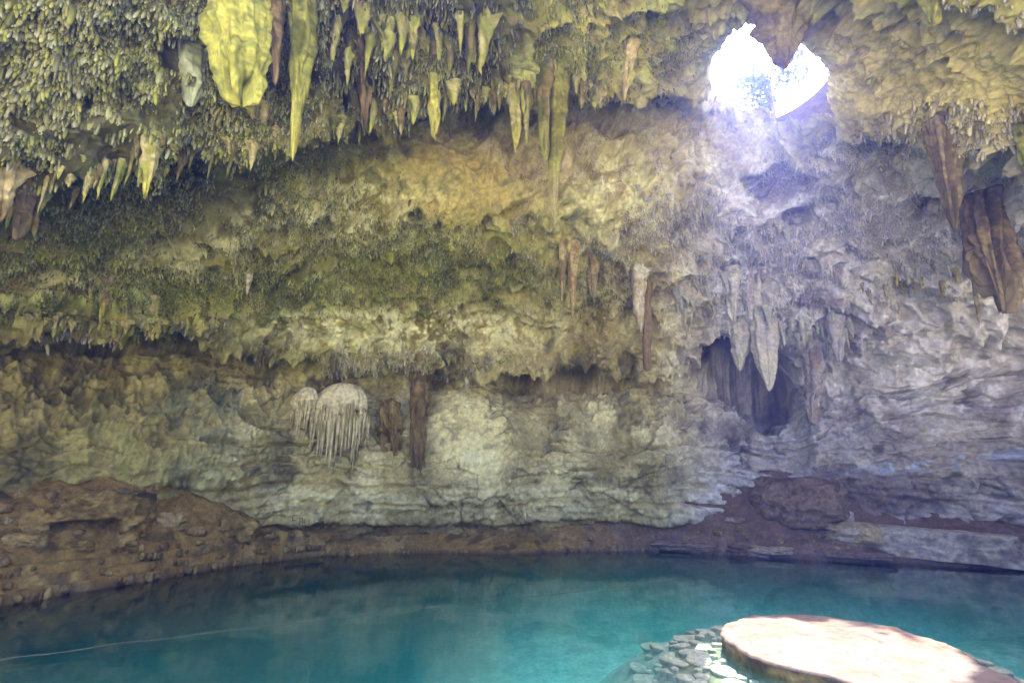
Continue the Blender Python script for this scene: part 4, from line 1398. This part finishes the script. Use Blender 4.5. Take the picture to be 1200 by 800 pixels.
# flat stones laid on the shelf round the platform, just under water
FL = []
for k in range(8):
    n = 14
    a = np.linspace(0, 2 * np.pi, n, endpoint=False)
    rr = 1 + .22 * vn(np.stack([np.cos(a) * 1.4 + k * 3, np.sin(a) * 1.4, 0 * a], -1).astype(F32), 1.0, k)
    kk = 5 + k % 3
    rr = rr * np.cos(np.pi / kk) ** .8 / np.maximum(np.cos((a + k) % (2 * np.pi / kk) - np.pi / kk), .5) ** .8
    vv = []
    for s, z in ((.95, -1.0), (1.0, -.3), (1.0, .4), (.97, .85), (.8, 1.0), (.35, 1.02)):
        vv.append(np.stack([rr * np.cos(a) * s, rr * np.sin(a) * s, np.full(n, z) ], -1))
    vv = np.concatenate(vv + [np.array([[0, 0, 1.0]])])
    fq = grid_faces(6, n, True)
    ia = np.arange(n) + 5 * n
    ft = np.stack([ia, np.full(n, 6 * n), np.roll(ia, -1)], -1)
    fa = np.concatenate([fq[:, [0, 1, 2]], fq[:, [0, 2, 3]], ft])
    oo = mesh_np('paving_stone', vv, fa, rock_col(vv.astype(F32), (.62, .53, .44), (.48, .40, .31), k), True, M_BED)
    FL.append(oo.data)
    bpy.data.objects.remove(oo)
placed = []
tries = 0
while len(placed) < 285 and tries < 22000:
    tries += 1
    a = RNG.uniform(0, 6.283)
    r_ = 2.05 + 1.75 * RNG.random() ** 1.1
    x, y = PLAT_C[0] + r_ * math.cos(a), PLAT_C[1] + r_ * math.sin(a)
    if y < 8.9 and RNG.random() < .4:
        x, y = RNG.uniform(3.8, 9.5), RNG.uniform(6.2, 8.8)
    sz = RNG.uniform(.16, .36) * (1 if RNG.random() < .7 else .45)
    if y < 10.2 and 5.7 - sz < x < 8.0 + sz and y < 9.4:
        continue
    if math.hypot(x - PLAT_C[0], y - PLAT_C[1]) < 2.08 + sz * .7:
        continue
    if any((x - q[0]) ** 2 + (y - q[1]) ** 2 < (.84 * (sz + q[2])) ** 2 for q in placed):
        continue
    placed.append((x, y, sz))
    z, _ = bank_height(np.array([x]), np.array([y]))
    if z[0] < -1.15:
        placed.pop()
        continue
    o = bpy.data.objects.new('paving_stone', FL[len(placed) % 8])
    COL.objects.link(o)
    o.location = (x, y, float(z[0]) + .02)
    o.scale = (sz * RNG.uniform(.95, 1.25), sz * RNG.uniform(.8, 1.0), .045)
    o.rotation_euler = (RNG.normal() * .05, RNG.normal() * .05, RNG.uniform(0, 6.28))
    tag(o, 'flat pale stone under shallow water around the sunlit platform', 'stone', 'submerged stones around the platform')

# ------------------------------------------------------------------ letters scratched into the foot of the wall
STROKES = [[(348.5, 603), (343, 603.5), (343, 616), (349, 616)], [(343, 609.5), (347.5, 609.5)],
           [(351, 607.5), (354, 606.8), (355, 609), (354.8, 616)], [(354.6, 611), (350.8, 612), (350.8, 615.5), (354.5, 615)],
           [(357, 608), (357.2, 615), (360, 616.4), (362.4, 614.5), (362.2, 608)],
           [(374, 608.6), (368.4, 608.6), (368.2, 615.8), (374, 616)], [(368.3, 612), (372.5, 612)]]
lv, lf_, lo = [], [], 0
for st_ in STROKES:
    pts = []
    for (xa, ya), (xb, yb) in zip(st_[:-1], st_[1:]):
        for t in np.linspace(0, 1, 6, endpoint=False):
            pts.append((xa + (xb - xa) * t, ya + (yb - ya) * t))
    pts.append(st_[-1])
    wp = []
    for (px, py) in pts:
        h = hit(px, py)
        if h:
            wp.append(np.array(h[1]) + np.array(h[2]) * .005)
    if len(wp) > 3:
        wp = np.array(wp)
        wp[1:-1] = (wp[:-2] + wp[1:-1] + wp[2:]) / 3
        tn = np.gradient(wp, axis=0)
        tn /= np.linalg.norm(tn, axis=1, keepdims=True) + 1e-6
        e1 = np.cross(tn, [0.2, 1, 0.1]); e1 /= np.linalg.norm(e1, axis=1, keepdims=True)
        e2 = np.cross(tn, e1)
        a6 = np.linspace(0, 2 * np.pi, 6, endpoint=False)
        vv = (wp[:, None] + .020 * (np.cos(a6)[None, :, None] * e1[:, None] + np.sin(a6)[None, :, None] * e2[:, None])).reshape(-1, 3)
        lv.append(vv); lf_.append(grid_faces(len(wp), 6, True) + lo); lo += len(vv)
if lv:
    M_LET = rock_mat('scratched_stone', (0.15, 0.125, 0.05), .4, 9.0)
    o = mesh_np('scratched_lettering', np.concatenate(lv), np.concatenate(lf_), None, True, M_LET)
    tag(o, 'crude dark letters scratched into the wall near the waterline', 'lettering')

# ------------------------------------------------------------------ rope across the pool
rp_px = [(-60, 781), (0, 773), (150, 752), (300, 735), (460, 716), (560, 705), (700, 690), (790, 680), (862, 671)]
rp = np.array([on_level(px, py, .012) for px, py in rp_px])
tt = np.linspace(0, len(rp) - 1, 400)
line = np.stack([np.interp(tt, np.arange(len(rp)), rp[:, k]) for k in range(3)], -1)
line[:, :2] = np.stack([smooth_phi(line[:, k], 14) for k in range(2)], -1)
line[:, 2] = .010 + .012 * np.sin(np.linspace(0, 60, 400))
tan = np.gradient(line, axis=0)
tan /= np.linalg.norm(tan, axis=1, keepdims=True)
sx = np.cross(tan, [0, 0, 1.0])
sx /= np.linalg.norm(sx, axis=1, keepdims=True)
sz_ = np.cross(sx, tan)
ang8 = np.linspace(0, 2 * np.pi, 8, endpoint=False)
rv = (line[:, None, :] + .005 * (np.cos(ang8)[None, :, None] * sx[:, None, :] + np.sin(ang8)[None, :, None] * sz_[:, None, :])).reshape(-1, 3)
mr_, ntr, br = new_mat('rope_fibre')
br.inputs['Base Color'].default_value = (0.21, 0.19, 0.08, 1)
br.inputs['Roughness'].default_value = .8
wv = ntr.nodes.new('ShaderNodeTexWave')
wv.inputs['Scale'].default_value = 30
bpn = ntr.nodes.new('ShaderNodeBump')
bpn.inputs['Strength'].default_value = .4
ntr.links.new(wv.outputs['Fac'], bpn.inputs['Height'])
ntr.links.new(bpn.outputs['Normal'], br.inputs['Normal'])
o = mesh_np('rope', rv, grid_faces(400, 8, True), None, True, mr_)
tag(o, 'thin yellowish rope stretched across the pool just at the water surface', 'rope')

# ------------------------------------------------------------------ above ground: soil round the hole and a tree looking in
M_TOP = rock_mat('forest_soil', (0.20, 0.16, 0.09), .5, 3.0)
na, nr_ = 96, 20
aa = np.linspace(0, 2 * np.pi, na, endpoint=False)
vv = []
for k in range(nr_):
    r_ = 2.95 + 9.5 * (k / (nr_ - 1)) ** 1.5
    x, y = HOLE_C[0] + r_ * np.cos(aa), HOLE_C[1] + r_ * np.sin(aa)
    pp = np.stack([x, y, 0 * x], -1).astype(F32)
    vv.append(np.stack([x, y, 19.95 - .2 * ((x - HOLE_C[0]) * ax_f[0] + (y - HOLE_C[1]) * ax_f[1]) + .2 * fbm(pp, .5, 4, 3) * min(1, k / 3) + .02 * k], -1))
o = mesh_np('forest_ground', np.concatenate(vv), grid_faces(nr_, na, True), None, True, M_TOP)
tag(o, kind='structure')


def tube(pts, rad, seg=8):
    pts = np.array(pts, float)
    tn = np.gradient(pts, axis=0)
    tn /= np.linalg.norm(tn, axis=1, keepdims=True)
    e1 = np.cross(tn, [0.37, .21, .9])
    e1 /= np.linalg.norm(e1, axis=1, keepdims=True)
    e2 = np.cross(tn, e1)
    a = np.linspace(0, 2 * np.pi, seg, endpoint=False)
    v = (pts[:, None] + np.array(rad)[:, None, None] * (np.cos(a)[None, :, None] * e1[:, None] + np.sin(a)[None, :, None] * e2[:, None])).reshape(-1, 3)
    return v, grid_faces(len(pts), seg, True)


mb, _, bb = new_mat('tree_bark')
bb.inputs['Base Color'].default_value = (0.17, 0.13, 0.10, 1)
bb.inputs['Roughness'].default_value = .9
ml, ntl, bl = new_mat('tree_leaf')
bl.inputs['Base Color'].default_value = (0.07, 0.11, 0.03, 1)
bl.inputs['Roughness'].default_value = .6


def tree(base, crown_c, crown_r, nleaf, seed, lab):
    rg = np.random.default_rng(seed)
    root = empty('tree', base)
    tag(root, lab, 'tree')
    base = np.array(base)
    cc = np.array(crown_c)
    vs_, fs_, off, tips = [], [], 0, []
    pts = [base + (cc - base) * t + np.array([.15 * math.sin(3 * t + seed), .1 * math.cos(4 * t), 0]) for t in np.linspace(-.05, 1, 10)]
    v, f = tube(pts, np.linspace(.17, .06, 10))
    vs_.append(v); fs_.append(f); off += len(v)
    for k in range(11):
        t0 = pts[int(rg.integers(4, 10))]
        dv = rg.normal(size=3)
        dv[2] = dv[2] * .5 + .15
        dv = dv / np.linalg.norm(dv) * crown_r * rg.uniform(.6, 1.1)
        bp_ = [t0 + dv * t + np.array([0, 0, .25 * math.sin(t * 3)]) + rg.normal(size=3) * .06 for t in np.linspace(0, 1, 7)]
        v, f = tube(bp_, np.linspace(.045, .012, 7), 6)
        vs_.append(v); fs_.append(f + off); off += len(v)
        tips += bp_[2:]
    o = mesh_np('trunk', np.concatenate(vs_) - base, np.concatenate(fs_), None, True, mb, root)
    tips = np.array(tips)
    c = tips[rg.integers(0, len(tips), nleaf)] + rg.normal(size=(nleaf, 3)) * .22
    a = rg.normal(size=(nleaf, 3)); a /= np.linalg.norm(a, axis=1, keepdims=True)
    b = np.cross(a, rg.normal(size=(nleaf, 3))); b /= np.linalg.norm(b, axis=1, keepdims=True)
    s = rg.uniform(.06, .13, (nleaf, 1))
    q = np.stack([c - a * s * 1.6, c + b * s * .7, c + a * s * 1.6, c - b * s * .7], 1).reshape(-1, 3)
    mesh_np('crown', q - base, np.arange(nleaf * 4).reshape(-1, 4), None, False, ml, root)


tree((15.0, 23.2, 19.2), (12.6, 19.6, 22.6), 1.5, 1500, 5, 'sparse leafy tree seen through the sky hole above the cave')

# ------------------------------------------------------------------ haze
hz = bpy.data.materials.new('haze_air')
hz.use_nodes = True
hn = hz.node_tree
for n_ in list(hn.nodes):
    hn.nodes.remove(n_)
ho = hn.nodes.new('ShaderNodeOutputMaterial')
pv = hn.nodes.new('ShaderNodeVolumePrincipled')
pv.inputs['Color'].default_value = (0.20, 0.29, 1.0, 1)
pv.inputs['Density'].default_value = 0.0070
pv.inputs['Anisotropy'].default_value = 0.8
hn.links.new(pv.outputs[0], ho.inputs['Volume'])
hb = bmesh.new()
bmesh.ops.create_cube(hb, size=1.0)
me = bpy.data.meshes.new('haze')
for v in hb.verts:
    v.co = Vector((v.co.x * 150, v.co.y * 130 - 18, -7.5 + (v.co.z + .5) * 37))
hb.to_mesh(me)
hb.free()
me.materials.append(hz)
o_haze = bpy.data.objects.new('haze', me)
COL.objects.link(o_haze)
tag(o_haze, kind='stuff')
